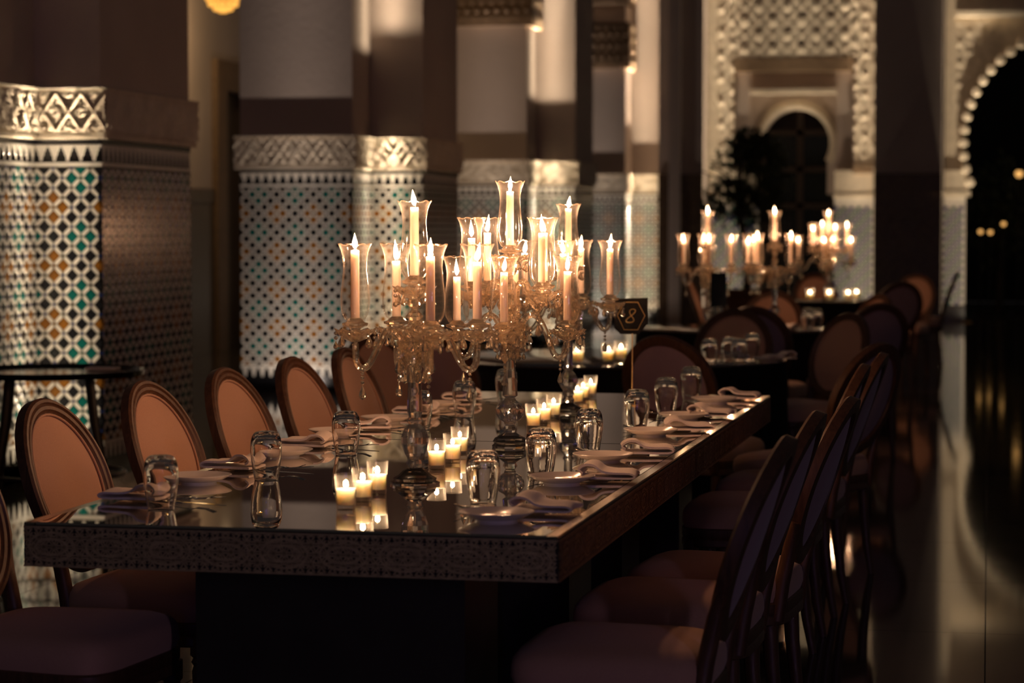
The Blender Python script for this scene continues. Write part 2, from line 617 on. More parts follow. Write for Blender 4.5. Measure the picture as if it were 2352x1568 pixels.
def dado_face(root, pile, fx, fy, ang, w, i0, single, mer_single, relief_px, z_only=None):
    """One tiled face: local x runs along the face, local -y is outward."""
    T = face_matrix(fx, fy, ang)
    cnt = 0
    ncol = int(math.ceil(w / HP)) + 1
    bar_w, gap = 0.0190, 0.0070
    cl = lambda u: min(max(u, 0.0), w)
    cz = lambda z: min(max(z, DZ0), DZ1)
    for j in range(0, NROW + 1):
        for i in range(0, ncol + 1):
            u, z = i * HP, DZ0 + j * HP
            gi = i + i0
            if (gi + j) % 2:
                c = tile_colour(gi, j)
                inside = DH < u < w - DH and DZ0 + DH < z < DZ1 - DH
                if inside and single:
                    p = T @ Vector((u, -0.001, z))
                    put('diamond_tile', dia_me[c], root, p, (rng.uniform(-.02, .02), 0, ang + rng.uniform(-.02, .02)))
                    cnt += 1
                elif u - DH < w and z - DH < DZ1:
                    poly = [(cl(u + a), cz(z + b)) for a, b in DIAMOND]
                    v, f = bevel_poly(poly)
                    pile.get(c).add([(a, b - 0.001, d) for a, b, d in v], f, T)
            else:
                k = 0.0085
                poly = [(cl(u), cz(z - k)), (cl(u + k), cz(z)), (cl(u), cz(z + k)), (cl(u - k), cz(z))]
                if u < w and DZ0 < z < DZ1:
                    v, f = bevel_poly(poly, 0.004)
                    pile.get(node_colour(gi, j)).add([(a, b - 0.001, d) for a, b, d in v], f, T)
                # the two white bars that leave this node upward
                for sx in (1, -1):
                    mu, mz = u + sx * HP / 2, z + HP / 2
                    if not (0 < mu < w and DZ0 < mz < DZ1):
                        continue
                    L = HP * math.sqrt(2) / 2 - gap
                    q = math.sqrt(0.5)
                    hexa = [(-L, 0), (-L + bar_w / 2, -bar_w / 2), (L - bar_w / 2, -bar_w / 2), (L, 0), (L - bar_w / 2, bar_w / 2), (-L + bar_w / 2, bar_w / 2)]
                    poly = []
                    for a, b in hexa:
                        du, dz = (a * q - b * q), (a * q + b * q)
                        poly.append((cl(mu + sx * du), cz(mz + dz)))
                    if sx < 0:
                        poly.reverse()
                    v, f = bevel_poly(poly, 0.0045, 0.92)
                    pile.get('white_tile').add([(a, b - 0.001, d) for a, b, d in v], f, T)
    # merlon row under the stucco
    nm = max(1, int(round(w / MW)))
    for k in range(nm):
        u = (k + 0.5) * w / nm
        if mer_single:
            put('merlon_tile', mer_me, root, T @ Vector((u, -0.002, 1.842)), (0, 0, ang), (w / nm / MW, 1, 1))
        else:
            v, f = bevel_poly(MERLON, 0.004, 0.94)
            pile.get('white_tile').add([(a * w / nm / MW + u, b - 0.002, d + 1.842) for a, b, d in v], f, T)
        # small teeth of the plinth border
        tooth = [(u - .026, .188), (u - .014, .150), (u - .010, .118), (u + .010, .118), (u + .014, .150), (u + .026, .188)]
        v, f = bevel_poly(tooth, 0.004, 0.92)
        pile.get('white_tile').add([(a, b - 0.002, d) for a, b, d in v], f, T)
    pile.get('white_tile').box(0, w, -0.006, 0, 1.722, 1.744, T)
    pile.get('white_tile').box(0, w, -0.006, 0, 0.191, 0.213, T)
    pile.get('black_tile').box(0, w, -0.001, 0.002, 1.744, 1.846, T)
    pile.get('black_tile').box(0, w, -0.001, 0.002, 0.0, 0.191, T)
    pile.get('black_tile').box(0, w, -0.006, 0.0, 1.846, 1.872, T)
    return cnt


SZ0, SZ1 = 1.872, 2.150
PROUD = 0.040


def stucco_face(mb, fx, fy, ang, w, res, e0=0.0, e1=0.0):
    """carved band on one face; e0, e1 lengthen it to meet at outer corners"""
    T = face_matrix(fx, fy, ang)
    a0, a1 = -e0, w + e1
    H0, H1 = SZ0 + 0.040, SZ1 - 0.030
    nu = max(6, int((a1 - a0) / res))
    nv = max(6, int((H1 - H0) / res))
    uu = np.linspace(a0, a1, nu + 1)
    vv = np.linspace(0, 1, nv + 1)
    U, V = np.meshgrid(uu, vv)
    h = relief(U, V, H1 - H0)
    mb.grid(nu, nv, lambda s, t: tuple(T @ Vector((a0 + (a1 - a0) * s, -PROUD + 0.002 - 0.012 * float(h[int(round(t * nv)), int(round(s * nu))]), H0 + (H1 - H0) * t))))
    # mouldings
    mb.box(a0, a1, -PROUD + 0.006, 0.01, SZ0, SZ0 + 0.016, T)
    mb.box(a0, a1, -PROUD + 0.010, 0.01, SZ0 + 0.016, SZ0 + 0.040, T)
    mb.box(a0, a1, -PROUD - 0.002, 0.01, SZ1 - 0.030, SZ1 - 0.012, T)
    mb.box(a0, a1, -PROUD - 0.012, 0.01, SZ1 - 0.012, SZ1, T)
    # rope beads
    nb = int((a1 - a0) / 0.018)
    for k in range(nb):
        u = a0 + (k + 0.5) * (a1 - a0) / nb
        for z, pr in ((SZ0 + 0.028, -PROUD + .010), (SZ1 - 0.021, -PROUD - .002)):
            v, f = bevel_poly([(u - .008, z - .005), (u + .003, z - .007), (u + .008, z + .005), (u - .003, z + .007)], 0.004, 0.6)
            mb.add([(a, b + pr, d) for a, b, d in v], f, T)


def pillar(label, yb, xi, wa, depth, step, top, plan, res):
    """yb: front of the set-back part, xi: inner corner x, wa: width of the forward part"""
    xo = -4.78
    root = struct(put('pillar', None), label, 'pillar')
    body = MB()
    body.box(xi - wa, xi, yb - step + 0.004, yb + depth, 0.0, top)
    body.box(xi - 0.01, xo - 0.004, yb + 0.004, yb + depth, 0.0, top)
    put('plaster_shaft', body.mesh('plaster_shaft', 'plaster', False), root)
    back = MB()
    back.box(xi - wa - .002, xi + .001, yb - step, yb - step + .02, 0, SZ0)
    back.box(xi - .02, xi + .001, yb - step, yb, 0, SZ0)
    back.box(xi, xo, yb, yb + .02, 0, SZ0)
    back.box(xo - .02, xo, yb, yb + depth, 0, SZ0)
    put('tile_bed', back.mesh('tile_bed', 'grout', False), root)
    pile = TilePile()
    q = math.pi / 2
    faces = {'A': (xi - wa, yb - step, 0.0, wa, 0), 'AX': (xi, yb - step, q, step, 2), 'B': (xi, yb, 0.0, xo - xi, 4), 'BX': (xo, yb, q, depth, 1)}
    st = MB()
    for k, (fx, fy, an, w, i0) in faces.items():
        dado_face(root, pile, fx, fy, an, w, i0, k in plan['single'], k in plan['merlon'], res)
        e0 = {'A': PROUD, 'AX': PROUD, 'B': 0, 'BX': PROUD}[k]
        e1 = {'A': PROUD, 'AX': 0, 'B': PROUD, 'BX': PROUD}[k]
        stucco_face(st, fx, fy, an, w, res * (1 if k in plan['fine'] else 2), e0, e1)
    put('carved_stucco_band', st.mesh('carved_stucco_band', 'stucco', True, 40), root)
    nm = {'white_tile': 'white_strapwork', 'black_tile': 'black_tilework', 'teal_tile': 'teal_tilework', 'amber_tile': 'amber_tilework', 'blue_tile': 'blue_tilework'}
    for c, mb in pile.m.items():
        o = put(nm[c], mb.mesh(nm[c], c, False), root)
        o['kind'] = 'stuff'
    return root


PY = [12.60, 20.30, 28.10, 35.80]
XI = [-5.165, -5.245, -5.245, -5.245]
P_ = []
P_.append(pillar('zellige tiled pillar with white, amber and teal lattice, beside the small side table', PY[0], XI[0], 1.0, 1.50, 0.62, 5.2,
       {'single': ('AX', 'B'), 'merlon': ('AX', 'B', 'BX'), 'fine': ('AX', 'B')}, 0.0038))
P_.append(pillar('tiled pillar directly behind the leftmost branch of the front candelabrum', PY[1], XI[1], 0.98, 1.38, 0.62, 5.6,
       {'single': ('A',), 'merlon': ('A', 'B', 'AX'), 'fine': ('A', 'B')}, 0.007))
P_.append(pillar('tiled pillar behind the tallest candles with a dark carved frieze at its top', PY[2], XI[2], 1.20, 1.30, 0.62, 6.6,
       {'single': (), 'merlon': (), 'fine': ()}, 0.016))
P_.append(pillar('farthest tiled pillar, next to the end wall', PY[3], XI[3], 1.20, 0.9, 0.62, 7.6,
       {'single': (), 'merlon': (), 'fine': ()}, 0.02))


# carved wooden friezes high on the two far pillars
def frieze(root, x0, x1, y0, y1, z0, z1):
    b = MB().box(x0, x1, y0, y1, z0, z1)
    for k in range(4):
        z = z0 + (z1 - z0) * (k + 0.5) / 4
        b.box(x0 - .012, x1 + .012, y0 - .012, y1, z - .022, z + .022)
    t = put('carved_frieze', b.mesh('carved_frieze', 'carved_wood', False), root)
    t['label'] = 'dark carved wooden frieze'
    n = int((x1 - x0) / 0.11)
    d = MB()
    for k in range(n):
        for r in range(3):
            cx, cz = x0 + (k + .5) * (x1 - x0) / n, z0 + (r + 1) * (z1 - z0) / 4
            d.lathe([(0.04, 0), (0.032, .016), (0.012, .02)], 8, Matrix.Translation((cx, y0, cz)) @ Matrix.Rotation(math.pi / 2, 4, 'X'))
    o = put('rosettes', d.mesh('rosettes', 'carved_wood', True), t)
    o['kind'] = 'stuff'


frieze(P_[2], -6.45, -5.17, PY[2] - .72, PY[2] + .05, 3.69, 4.40)
frieze(P_[3], -6.45, -5.17, PY[3] - .72, PY[3] + .05, 3.69, 4.36)
frieze(P_[3], -6.45, -5.17, PY[3] - .80, PY[3] + .05, 4.62, 5.6)

# ------------------------------------------------------------------ aisle wall on the pillar side
aw = MB()
AX_ = -8.5
aw.box(AX_ - .3, AX_, 10, 26.15, 0, 6.5)
aw.box(AX_ - .3, AX_, 27.4, 37, 0, 6.5)
aw.box(AX_ - .3, AX_, 26.15, 27.4, 2.95, 6.5)
wall_l = struct(put('wall_left', aw.mesh('wall_left', 'plaster', False)), 'plain brown plaster aisle wall behind the pillars', 'wall')
dd = MB()
dd.box(AX_, AX_ + .02, 10, 26.15, 0, 1.66)
dd.box(AX_, AX_ + .035, 10, 26.15, 1.66, 1.80)
put('dado', dd.mesh('dado', pmat('aisle_dado', (0.10, 0.075, 0.055), 0.35, var=0.3, vscale=40), False), wall_l)
door = struct(put('door_1', None), 'dark wooden doorway in the aisle wall', 'door')
df = MB()
df.box(AX_ - .05, AX_ + .07, 25.85, 26.2, 0, 3.25)
df.box(AX_ - .05, AX_ + .07, 27.35, 27.7, 0, 3.25)
df.box(AX_ - .05, AX_ + .068, 26.2, 27.35, 2.92, 3.25)
put('door_frame', df.mesh('door_frame', 'carved_wood', False), door)
dl = MB().box(AX_ - .2, AX_ - .14, 26.18, 27.38, 0, 2.92)
put('door_leaf', dl.mesh('door_leaf', 'door_wood', False), door)

# ------------------------------------------------------------------ end wall with two portals
EY = 36.0
DADO_T = 1.86


def arch_curve(cx, cz, r, n, a0=-25.0, a1=205.0):
    return [(cx + r * math.cos(R(a)), cz + r * math.sin(R(a))) for a in np.linspace(a0, a1, n)]


def arch_panel(mb, x0, x1, z0, z1, cx, cz, r, y0, y1, n=40, spread=25.0):
    """rectangular panel with a horseshoe opening that runs down to z0"""
    pts = arch_curve(cx, cz, r, n, -spread, 180 + spread)      # from right foot, over the top, to left foot
    xr, xl = pts[0][0], pts[-1][0]
    inner = [(xr, z0)] + pts + [(xl, z0)]
    outer = []
    for (x, z) in inner:
        dx, dz = x - cx, z - cz
        if z <= pts[0][1] + 1e-6:
            outer.append((x1 if x > cx else x0, z))
            continue
        ts = []
        if dx > 1e-9: ts.append((x1 - cx) / dx)
        if dx < -1e-9: ts.append((x0 - cx) / dx)
        if dz > 1e-9: ts.append((z1 - cz) / dz)
        t = min(ts)
        outer.append((cx + dx * t, cz + dz * t))
    # make sure the two top corners exist
    for cxn in (x1, x0):
        best = min(range(len(outer)), key=lambda k: (outer[k][0] - cxn) ** 2 + (outer[k][1] - z1) ** 2)
        outer[best] = (cxn, z1)
    k = len(inner)
    v = [(x, y0, z) for x, z in inner] + [(x, y0, z) for x, z in outer] + [(x, y1, z) for x, z in inner] + [(x, y1, z) for x, z in outer]
    f = []
    for i in range(k - 1):
        f.append((i, k + i, k + i + 1, i + 1))
        f.append((i, i + 1, 2 * k + i + 1, 2 * k + i))
        f.append((3 * k + i, 3 * k + i + 1, k + i + 1, k + i))
    mb.add(v, f)


wall_e = struct(put('wall_end', None), 'end wall with plain dark plaster between two carved portals', 'wall')
ew = MB()
ew.box(-9.0, -4.78, EY, EY + .4, 0, 8.5)
ew.box(-4.78, -4.12, EY - .60, EY + .4, 0, 8.5)
ew.box(-1.64, -0.67, EY - .60, EY + .4, 0, 8.5)
ew.box(-4.10, -1.66, EY, EY + .4, 6.2, 8.5)
ew.box(-0.65, 4.6, EY, EY + .4, 5.2, 8.5)
ew.box(3.2, 4.6, EY, EY + .4, 0, 5.2)
put('plaster', ew.mesh('plaster', 'plaster', False), wall_e)
ed = MB()
for x0, x1, ye in ((-4.78, -4.12, EY - .6), (-1.64, -0.67, EY - .6), (3.2, 4.6, EY)):
    ed.box(x0, x1, ye - .03, ye, 0, DADO_T)
    ed.box(x0, x1, ye - .05, ye, DADO_T, 2.15)
put('dado', ed.mesh('dado', pmat('dark_zellige', (0.10, 0.065, 0.04), 0.18, var=0.6, vscale=55, bump=0.5, bscale=60), False), wall_e)
pl = MB().box(-4.62, -4.45, EY - .70, EY - .6, 0, 8.5)
put('pilaster', pl.mesh('pilaster', 'plaster', False), wall_e)


def carved_panel(mb, x0, x1, z0, z1, y, per=0.40, amp=0.018, res=0.03):
    nu, nv = max(2, int((x1 - x0) / res)), max(2, int((z1 - z0) / res))

    def fn(s, t):
        x, z = x0 + (x1 - x0) * s, z0 + (z1 - z0) * t
        a, b = x / per, z / per
        h = max(0, math.cos(2 * math.pi * a) * math.cos(2 * math.pi * b)) ** 0.6
        h = max(h, 0.7 * max(0, 1 - 5 * abs(((a + b) % 1) - .5)), 0.7 * max(0, 1 - 5 * abs(((a - b) % 1) - .5)))
        h += 0.3 * math.sin(x * 60 + 2 * math.sin(z * 40)) * math.sin(z * 55)
        return (x, y - amp * h, z)
    mb.grid(nu, nv, fn)


def tile_strip(root, x0, x1, y, z0, z1, name):
    """small far zellige dado: tiny diamonds as one joined piece"""
    b = MB().box(x0, x1, y, y + .02, z0, z1)
    put('tile_bed', b.mesh('tile_bed', 'white_tile', False), root)
    piles = {}
    hp = 0.055
    for i in range(int((x1 - x0) / hp)):
        for j in range(int((z1 - z0 - .1) / hp)):
            if (i + j) % 2:
                c = ('black_tile', 'blue_tile', 'black_tile', 'teal_tile')[(i * 3 + j) % 4]
                u, z = x0 + (i + .5) * hp, z0 + (j + .5) * hp
                v, f = bevel_poly([(u + a * 1.12, z + d * 1.12) for a, d in DIAMOND], 0.006)
                piles.setdefault(c, MB()).add([(a, b_ + y - .001, d) for a, b_, d in v], f)
    for c, mb in piles.items():
        o = put(name, mb.mesh(name, c, False), root)
        o['kind'] = 'stuff'


# portal one
po = struct(put('door_2', None), 'tall carved stucco portal with a small horseshoe arch behind the olive tree', 'portal')
cp = MB()
carved_panel(cp, -4.10, -3.73, 2.2, 6.2, EY - .10, 0.34)
carved_panel(cp, -1.96, -1.66, 2.2, 6.2, EY - .10, 0.30)
carved_panel(cp, -3.73, -1.96, 3.85, 6.2, EY - .10, 0.42)
cp.box(-4.10, -3.73, EY - .09, EY + .4, 2.2, 6.2)
cp.box(-1.96, -1.66, EY - .09, EY + .4, 2.2, 6.2)
cp.box(-3.73, -1.96, EY - .09, EY + .4, 3.85, 6.2)
put('carved_frame', cp.mesh('carved_frame', 'stucco', True, 50), po)
fi = MB()
fi.box(-4.13, -3.99, EY - .13, EY + .05, 2.2, 6.2)
put('frame_fillet', fi.mesh('frame_fillet', 'stucco', False), po)
ld = MB().box(-3.73, -1.96, EY - .115, EY + .2, 3.66, 3.86)
put('lintel', ld.mesh('lintel', 'carved_wood', False), po)
ip = MB()
ip.box(-3.73, -3.50, EY + .05, EY + .5, 2.2, 3.68)
ip.box(-2.22, -1.96, EY + .05, EY + .5, 2.2, 3.68)
ip.box(-3.50, -2.22, EY + .05, EY + .5, 3.36, 3.68)
arch_panel(ip, -3.50, -2.22, 1.86, 3.36, -2.83, 2.62, 0.50, EY + .22, EY + .6, 40, 22)
put('inner_panel', ip.mesh('inner_panel', 'plaster', False), po)
bl = MB().box(-3.50, -2.22, EY - .06, EY + .3, 3.34, 3.41)
put('ledge', bl.mesh('ledge', 'stucco', False), po)
ar = MB()
pts = [(x, EY + .22, z) for x, z in arch_curve(-2.83, 2.62, 0.56, 40, -30, 210)]
ar.tube(pts, 0.065, 8)
put('archivolt', ar.mesh('archivolt', 'stucco', True), po)
jb = MB()
jb.box(-4.10, -3.36, EY - .09, EY + .6, 1.82, 2.2)
jb.box(-2.24, -1.66, EY - .09, EY + .6, 1.82, 2.2)
jb.box(-2.26, -1.64, EY - .098, EY + .6, 1.80, 1.86)
jb.box(-4.12, -3.34, EY - .098, EY + .6, 1.80, 1.86)
put('capital', jb.mesh('capital', 'stucco', False), po)
cn = MB().box(-1.98, -1.68, EY - .13, EY + .1, 2.16, 2.27)
put('console', cn.mesh('console', 'carved_wood', False), po)
jw = MB()
jw.box(-4.10, -3.36, EY - .04, EY + .6, 0, 1.82)
jw.box(-2.24, -1.66, EY - .04, EY + .6, 0, 1.82)
put('jamb', jw.mesh('jamb', 'dark_stone', False), po)
tile_strip(po, -4.10, -3.36, EY - .07, 0.24, 1.80, 'jamb_tilework')
tile_strip(po, -2.24, -1.66, EY - .07, 0.24, 1.80, 'jamb_tilework')
dv = MB()
dv.box(-3.36, -3.26, EY + .62, EY + .68, 0, 3.2)
dv.box(-2.34, -2.24, EY + .62, EY + .68, 0, 3.2)
dv.box(-2.85, -2.75, EY + .62, EY + .68, 0, 3.2)
for z in (0, .55, 1.1, 1.65, 2.2, 2.75, 3.15):
    dv.box(-3.36, -2.24, EY + .62, EY + .68, z, z + .08)
dv.box(-3.6, -2.1, EY + .9, EY + .95, 0, 3.4)
put('door_leaf', dv.mesh('door_leaf', 'door_wood', False), po)
for z in (.08, .63, 1.18, 1.73, 2.28):
    for x0, x1 in ((-3.26, -2.85), (-2.75, -2.34)):
        put('pane', MB().box(x0, x1, EY + .645, EY + .655, z, z + .47).mesh('pane', 'pane', False), po)

# portal two
pt = struct(put('door_3', None), 'wide scalloped horseshoe archway opening onto the dark garden', 'archway')
ap = MB()
ACX, ACZ, AR = 1.27, 2.60, 1.66
arch_panel(ap, -0.48, 3.02, 2.2, 4.66, ACX, ACZ, AR, EY - .02, EY + .5, 60, 15)
put('spandrel', ap.mesh('spandrel', 'stucco', False), pt)
sp = MB()
n_ = 34
bead = MB().lathe([(0.0, -.09), (0.045, -.075), (0.075, -.02), (0.075, .03), (0.05, .06)], 12, Matrix.Rotation(math.pi / 2, 4, 'X')).mesh('scallop', 'stucco')
for k in range(n_):
    a = R(-20 + 220 * k / (n_ - 1))
    put('scallop', bead, pt, (ACX + (AR - .01) * math.cos(a), EY - .06, ACZ + (AR - .01) * math.sin(a)), (0, 0, 0), (1.0, 1.4, 1.0))
fr = MB()
fr.box(-0.65, -0.48, EY - .05, EY + .4, 2.2, 5.2)
fr.box(3.02, 3.2, EY - .05, EY + .4, 2.2, 5.2)
fr.box(-0.48, 3.02, EY - .05, EY + .4, 4.66, 5.2)
put('frame', fr.mesh('frame', 'stucco', False), pt)
carv = MB()
carved_panel(carv, -0.48, 0.10, 2.9, 4.40, EY - .03, 0.30, 0.02)
# keep only the carving outside the arch
keep = MB()
keep.v = carv.v
keep.f = [f for f in carv.f if all((carv.v[i][0] - ACX) ** 2 + (carv.v[i][2] - ACZ) ** 2 > (AR + .08) ** 2 for i in f)]
put('carving', keep.mesh('carving', 'stucco', True, 50), pt)
lb = MB().box(-0.50, 3.05, EY - .16, EY + .3, 4.42, 4.50)
put('ledge', lb.mesh('ledge', 'stucco', False), pt)
cpb = MB()
cpb.box(-0.65, -0.30, EY - .10, EY + .5, 1.90, 2.2)
cpb.box(-0.68, -0.27, EY - .11, EY + .5, 1.82, 1.90)
cpb.box(2.84, 3.2, EY - .10, EY + .5, 1.82, 2.2)
put('capital', cpb.mesh('capital', 'stucco', False), pt)
jm = MB()
jm.box(-0.65, -0.34, EY - .04, EY + .5, 0, 1.82)
jm.box(2.88, 3.2, EY - .04, EY + .5, 0, 1.82)
put('jamb', jm.mesh('jamb', 'dark_stone', False), pt)
tile_strip(pt, -0.65, -0.34, EY - .07, 0.24, 1.82, 'jamb_tilework')
tile_strip(pt, 2.88, 3.2, EY - .07, 0.24, 1.82, 'jamb_tilework')

# garden beyond the archway
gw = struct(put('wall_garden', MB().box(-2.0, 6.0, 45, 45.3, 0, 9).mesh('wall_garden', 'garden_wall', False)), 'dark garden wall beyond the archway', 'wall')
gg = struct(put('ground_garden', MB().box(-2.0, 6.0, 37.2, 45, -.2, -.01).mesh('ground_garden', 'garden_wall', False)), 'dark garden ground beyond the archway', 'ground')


def leaf_cloud(n, blobs, size, seed):
    r = random.Random(seed)
    mb = MB()
    for _ in range(n):
        c, rad = r.choice(blobs)
        while True:
            p = Vector((r.uniform(-1, 1), r.uniform(-1, 1), r.uniform(-1, 1)))
            if p.length < 1:
                break
        p = Vector(c) + Vector((p.x * rad[0], p.y * rad[1], p.z * rad[2]))
        T = Matrix.Translation(p) @ Matrix.Rotation(r.uniform(0, 6.28), 4, 'Z') @ Matrix.Rotation(r.uniform(-1.2, 1.2), 4, 'X')
        L, W = size * r.uniform(.7, 1.3), size * 0.28
        mb.add([(0, 0, 0), (W, L * .45, .01), (0, L, 0), (-W, L * .45, .01)], [(0, 1, 2, 3)], T)
    return mb


for k, (x, y, h) in enumerate([(0.15, 39.6, 2.4), (1.0, 41.0, 3.2), (2.0, 40.2, 2.6)]):
    t = thing('garden_shrub', ['dark shrub just inside the garden archway', 'tall dark shrub deeper in the garden', 'dark shrub at the far side of the garden archway'][k], 'shrub', (x, y, -.01), 0, 'garden shrubs')
    put('stem', MB().tube([(0, 0, 0), (.03, .02, h * .4), (0, 0, h * .8)], [.05, .04, .02], 7).mesh('stem', 'bark'), t)
    o = put('foliage', leaf_cloud(700, [((0, 0, h * .65), (.5, .5, h * .4))], .14, 30 + k).mesh('foliage', 'leaf', False), t)
    o['kind'] = 'stuff'
for k, (x, y, z, s) in enumerate([(0.45, 38.6, 2.20, .06), (-0.13, 38.2, 1.30, .036), (0.02, 38.3, 1.29, .036), (0.22, 38.4, 1.42, .036)]):
    t = thing('garden_lantern', ['larger amber lantern hanging high in the archway', 'amber lantern low beside the archway jamb, outermost of three', 'amber lantern low in the archway, middle one of three',
                                 'amber lantern in the archway, inner one of the three low ones'][k], 'lantern', (x, y, z), 0, 'garden lanterns')
    put('globe', MB().lathe([(0.001, -s), (s * .7, -s * .7), (s, 0), (s * .7, s * .7), (0.001, s)], 12).mesh('globe', 'bulb'), t)
    put('cap', MB().lathe([(s * .6, s * .75), (s * .3, s * 1.2), (.004, s * 1.3)], 8).mesh('cap', 'dark_metal'), t)
    put('post', MB().lathe([(.08, -z - .01), (.08, -z + .03), (.015, -z + .06), (.012, -s)], 8).mesh('post', 'dark_metal'), t)

# ------------------------------------------------------------------ wall-washers
WARM = (1.0, 0.80, 0.56)
COOL = (1.0, 0.82, 0.70)
for k in range(4):
    nmz = ['nearest', 'second', 'third', 'farthest'][k]
    uplight((XI[k] + .20, PY[k] - [.22, .18, .22, .30][k]), [1.9, 2.1, 2.7, 3.8][k], WARM, 'even', 'floor uplight in the inner corner of the %s tiled pillar' % nmz)
    uplight((XI[k] - .42, PY[k] - .62 - .42), [6.0, 10.0, 10.0, 10.0][k], COOL, 'low', 'floor uplight in front of the broad face of the %s tiled pillar' % nmz)
uplight((-3.85, EY - .45), 2.7, WARM, 'even', 'floor uplight by the olive tree side of the carved portal')
uplight((-1.85, EY - .45), 2.7, WARM, 'even', 'floor uplight by the console side of the carved portal')
uplight((-2.83, EY - .7), 5.0, WARM, 'even', 'floor uplight centred before the carved portal door')
uplight((-0.30, EY - .62), 5.5, WARM, 'even', 'floor uplight at the jamb of the scalloped archway')
uplight((3.0, EY - .42), 5.0, WARM, 'even', 'floor uplight at the far jamb of the scalloped archway')

# ------------------------------------------------------------------ long mirrored tables
TZ = 0.76
TW, TL, TH_ = 1.175, 2.105, 0.088
TROT = R(-0.84)


def ribbon(mb, pts, w, T, h=0.0035, lim=None):
    """raised flat ribbon along a polyline in (u, v); T maps (u, -out, v)"""
    for (a, b) in zip(pts[:-1], pts[1:]):
        if lim and not (lim[0] < a[0] < lim[1] and lim[0] < b[0] < lim[1] and lim[2] < a[1] < lim[3] and lim[2] < b[1] < lim[3]):
            continue
        du, dv = b[0] - a[0], b[1] - a[1]
        L = math.hypot(du, dv)
        if L < 1e-9:
            continue
        nx, nz = -dv / L * w / 2, du / L * w / 2
        P = [(a[0] + nx, a[1] + nz), (b[0] + nx, b[1] + nz), (b[0] - nx, b[1] - nz), (a[0] - nx, a[1] - nz)]
        v = [(p[0], -h, p[1]) for p in P] + [(p[0], 0.0, p[1]) for p in P]
        mb.add(v, [(3, 2, 1, 0), (0, 1, 5, 4), (2, 3, 7, 6)], T)


def lattice(mb, x, y, ang, w):
    T = face_matrix(x, y, ang)
    z0, z1 = TZ - 0.008 - TH_ + 0.004, TZ - 0.012
    zc = (z0 + z1) / 2
    lim = (0.002, w - 0.002, z0, z1)
    r = 0.0235
    dx, dz = r, r * math.sqrt(3) / 2
    na = 14
    for j in range(-3, 4):
        for i in range(-1, int(w / dx) + 2):
            cx, cz = i * dx + (j % 2) * dx / 2, zc + j * dz
            ribbon(mb, [(cx + r * math.cos(2 * math.pi * k / na), cz + r * math.sin(2 * math.pi * k / na)) for k in range(na + 1)], 0.0034, T, 0.004, lim)
    n = max(1, int(round(w / 0.128)))
    for k in range(n):
        cx = (k + .5) * w / n
        for (a, b, ww) in ((0.036, 0.017, .006), (0.052, 0.031, .005)):
            ribbon(mb, [(cx + a * math.cos(2 * math.pi * t / 28), zc + b * math.sin(2 * math.pi * t / 28)) for t in range(29)], ww, T, 0.005, lim)
    mb.box(0, w, -.004, 0, z1, z1 + .004, T)
    mb.box(0, w, -.004, 0, z0 - .004, z0, T)


def long_table(label, y_off):
    ox = -1.4535 + math.sin(-TROT) * y_off
    oy = 4.89 + math.cos(TROT) * y_off
    t = thing('mirrored_table', label, 'table', (ox, oy, 0), TROT, 'long mirrored tables set end to end')
    hw = TW / 2
    b = MB().box(-hw, hw, 0.0, TL, TZ - .008 - TH_, TZ - .006)
    put('apron', b.mesh('apron', 'table_body', False), t)
    mt = MB().box(-hw + .026, hw - .026, .004, TL - .003, TZ - .006, TZ)
    put('mirror_top', mt.mesh('mirror_top', 'mirror', False), t)
    for s in (-1, 1):
        eg = MB().box(s * hw - (0 if s < 0 else .0245), s * hw + (.0245 if s < 0 else 0), 0, TL, TZ - .006, TZ - .0005)
        put('edge_strip', eg.mesh('edge_strip', 'mirror_edge', False), t)
    la = MB()
    lattice(la, -hw, 0, 0, TW)
    q = math.pi / 2
    put('filigree_border', la.mesh('filigree_border', 'bronze', False), t)
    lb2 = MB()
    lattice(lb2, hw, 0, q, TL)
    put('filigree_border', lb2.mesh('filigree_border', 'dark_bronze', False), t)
    for y0 in (.26, 1.50):
        p = MB().box(-.29, .33, y0, y0 + .34, .02, TZ - .1).box(-.31, .35, y0 - .02, y0 + .36, 0, .03)
        put('pedestal', p.mesh('pedestal', 'pedestal', False), t)
    return t


long_table('mirrored dining table with a bronze lattice edge, nearest end', 0.0)
long_table('mirrored dining table carrying the far half of the settings, joined to the near one', TL + .006)


def on_table(x, y):
    return (x, y, TZ)


# ------------------------------------------------------------------ chairs
LEAN = R(19)


def superellipse(a0, a1, w0, w1, n=40):
    """rounded trapezoid outline: x from a0 (back) to a1 (front), half widths w0 (back) w1 (front)"""
    pts = []
    cx, hx = (a0 + a1) / 2, (a1 - a0) / 2
    for k in range(n):
        t = 2 * math.pi * k / n
        c, s = math.cos(t), math.sin(t)
        e = 0.38
        x = cx + hx * math.copysign(abs(c) ** e, c)
        f = (x - a0) / (a1 - a0)
        pts.append((x, (w0 + (w1 - w0) * f) * math.copysign(abs(s) ** e, s)))
    return pts


def stack(mb, pts, rings, cx=0.0):
    """loft: rings of (scale, z)"""
    n = len(pts)
    v, f = [], []
    for s, z in rings:
        v += [(cx + (x - cx) * s, y * s, z) for x, y in pts]
    for i in range(len(rings) - 1):
        for k in range(n):
            k2 = (k + 1) % n
            f.append((i * n + k, i * n + k2, (i + 1) * n + k2, (i + 1) * n + k))
    f.append(tuple(reversed(range(n))))
    f.append(tuple((len(rings) - 1) * n + k for k in range(n)))
    mb.add(v, f)


OA, OB = 0.220, 0.236          # oval half width, half height (outer)
BX0 = -0.212


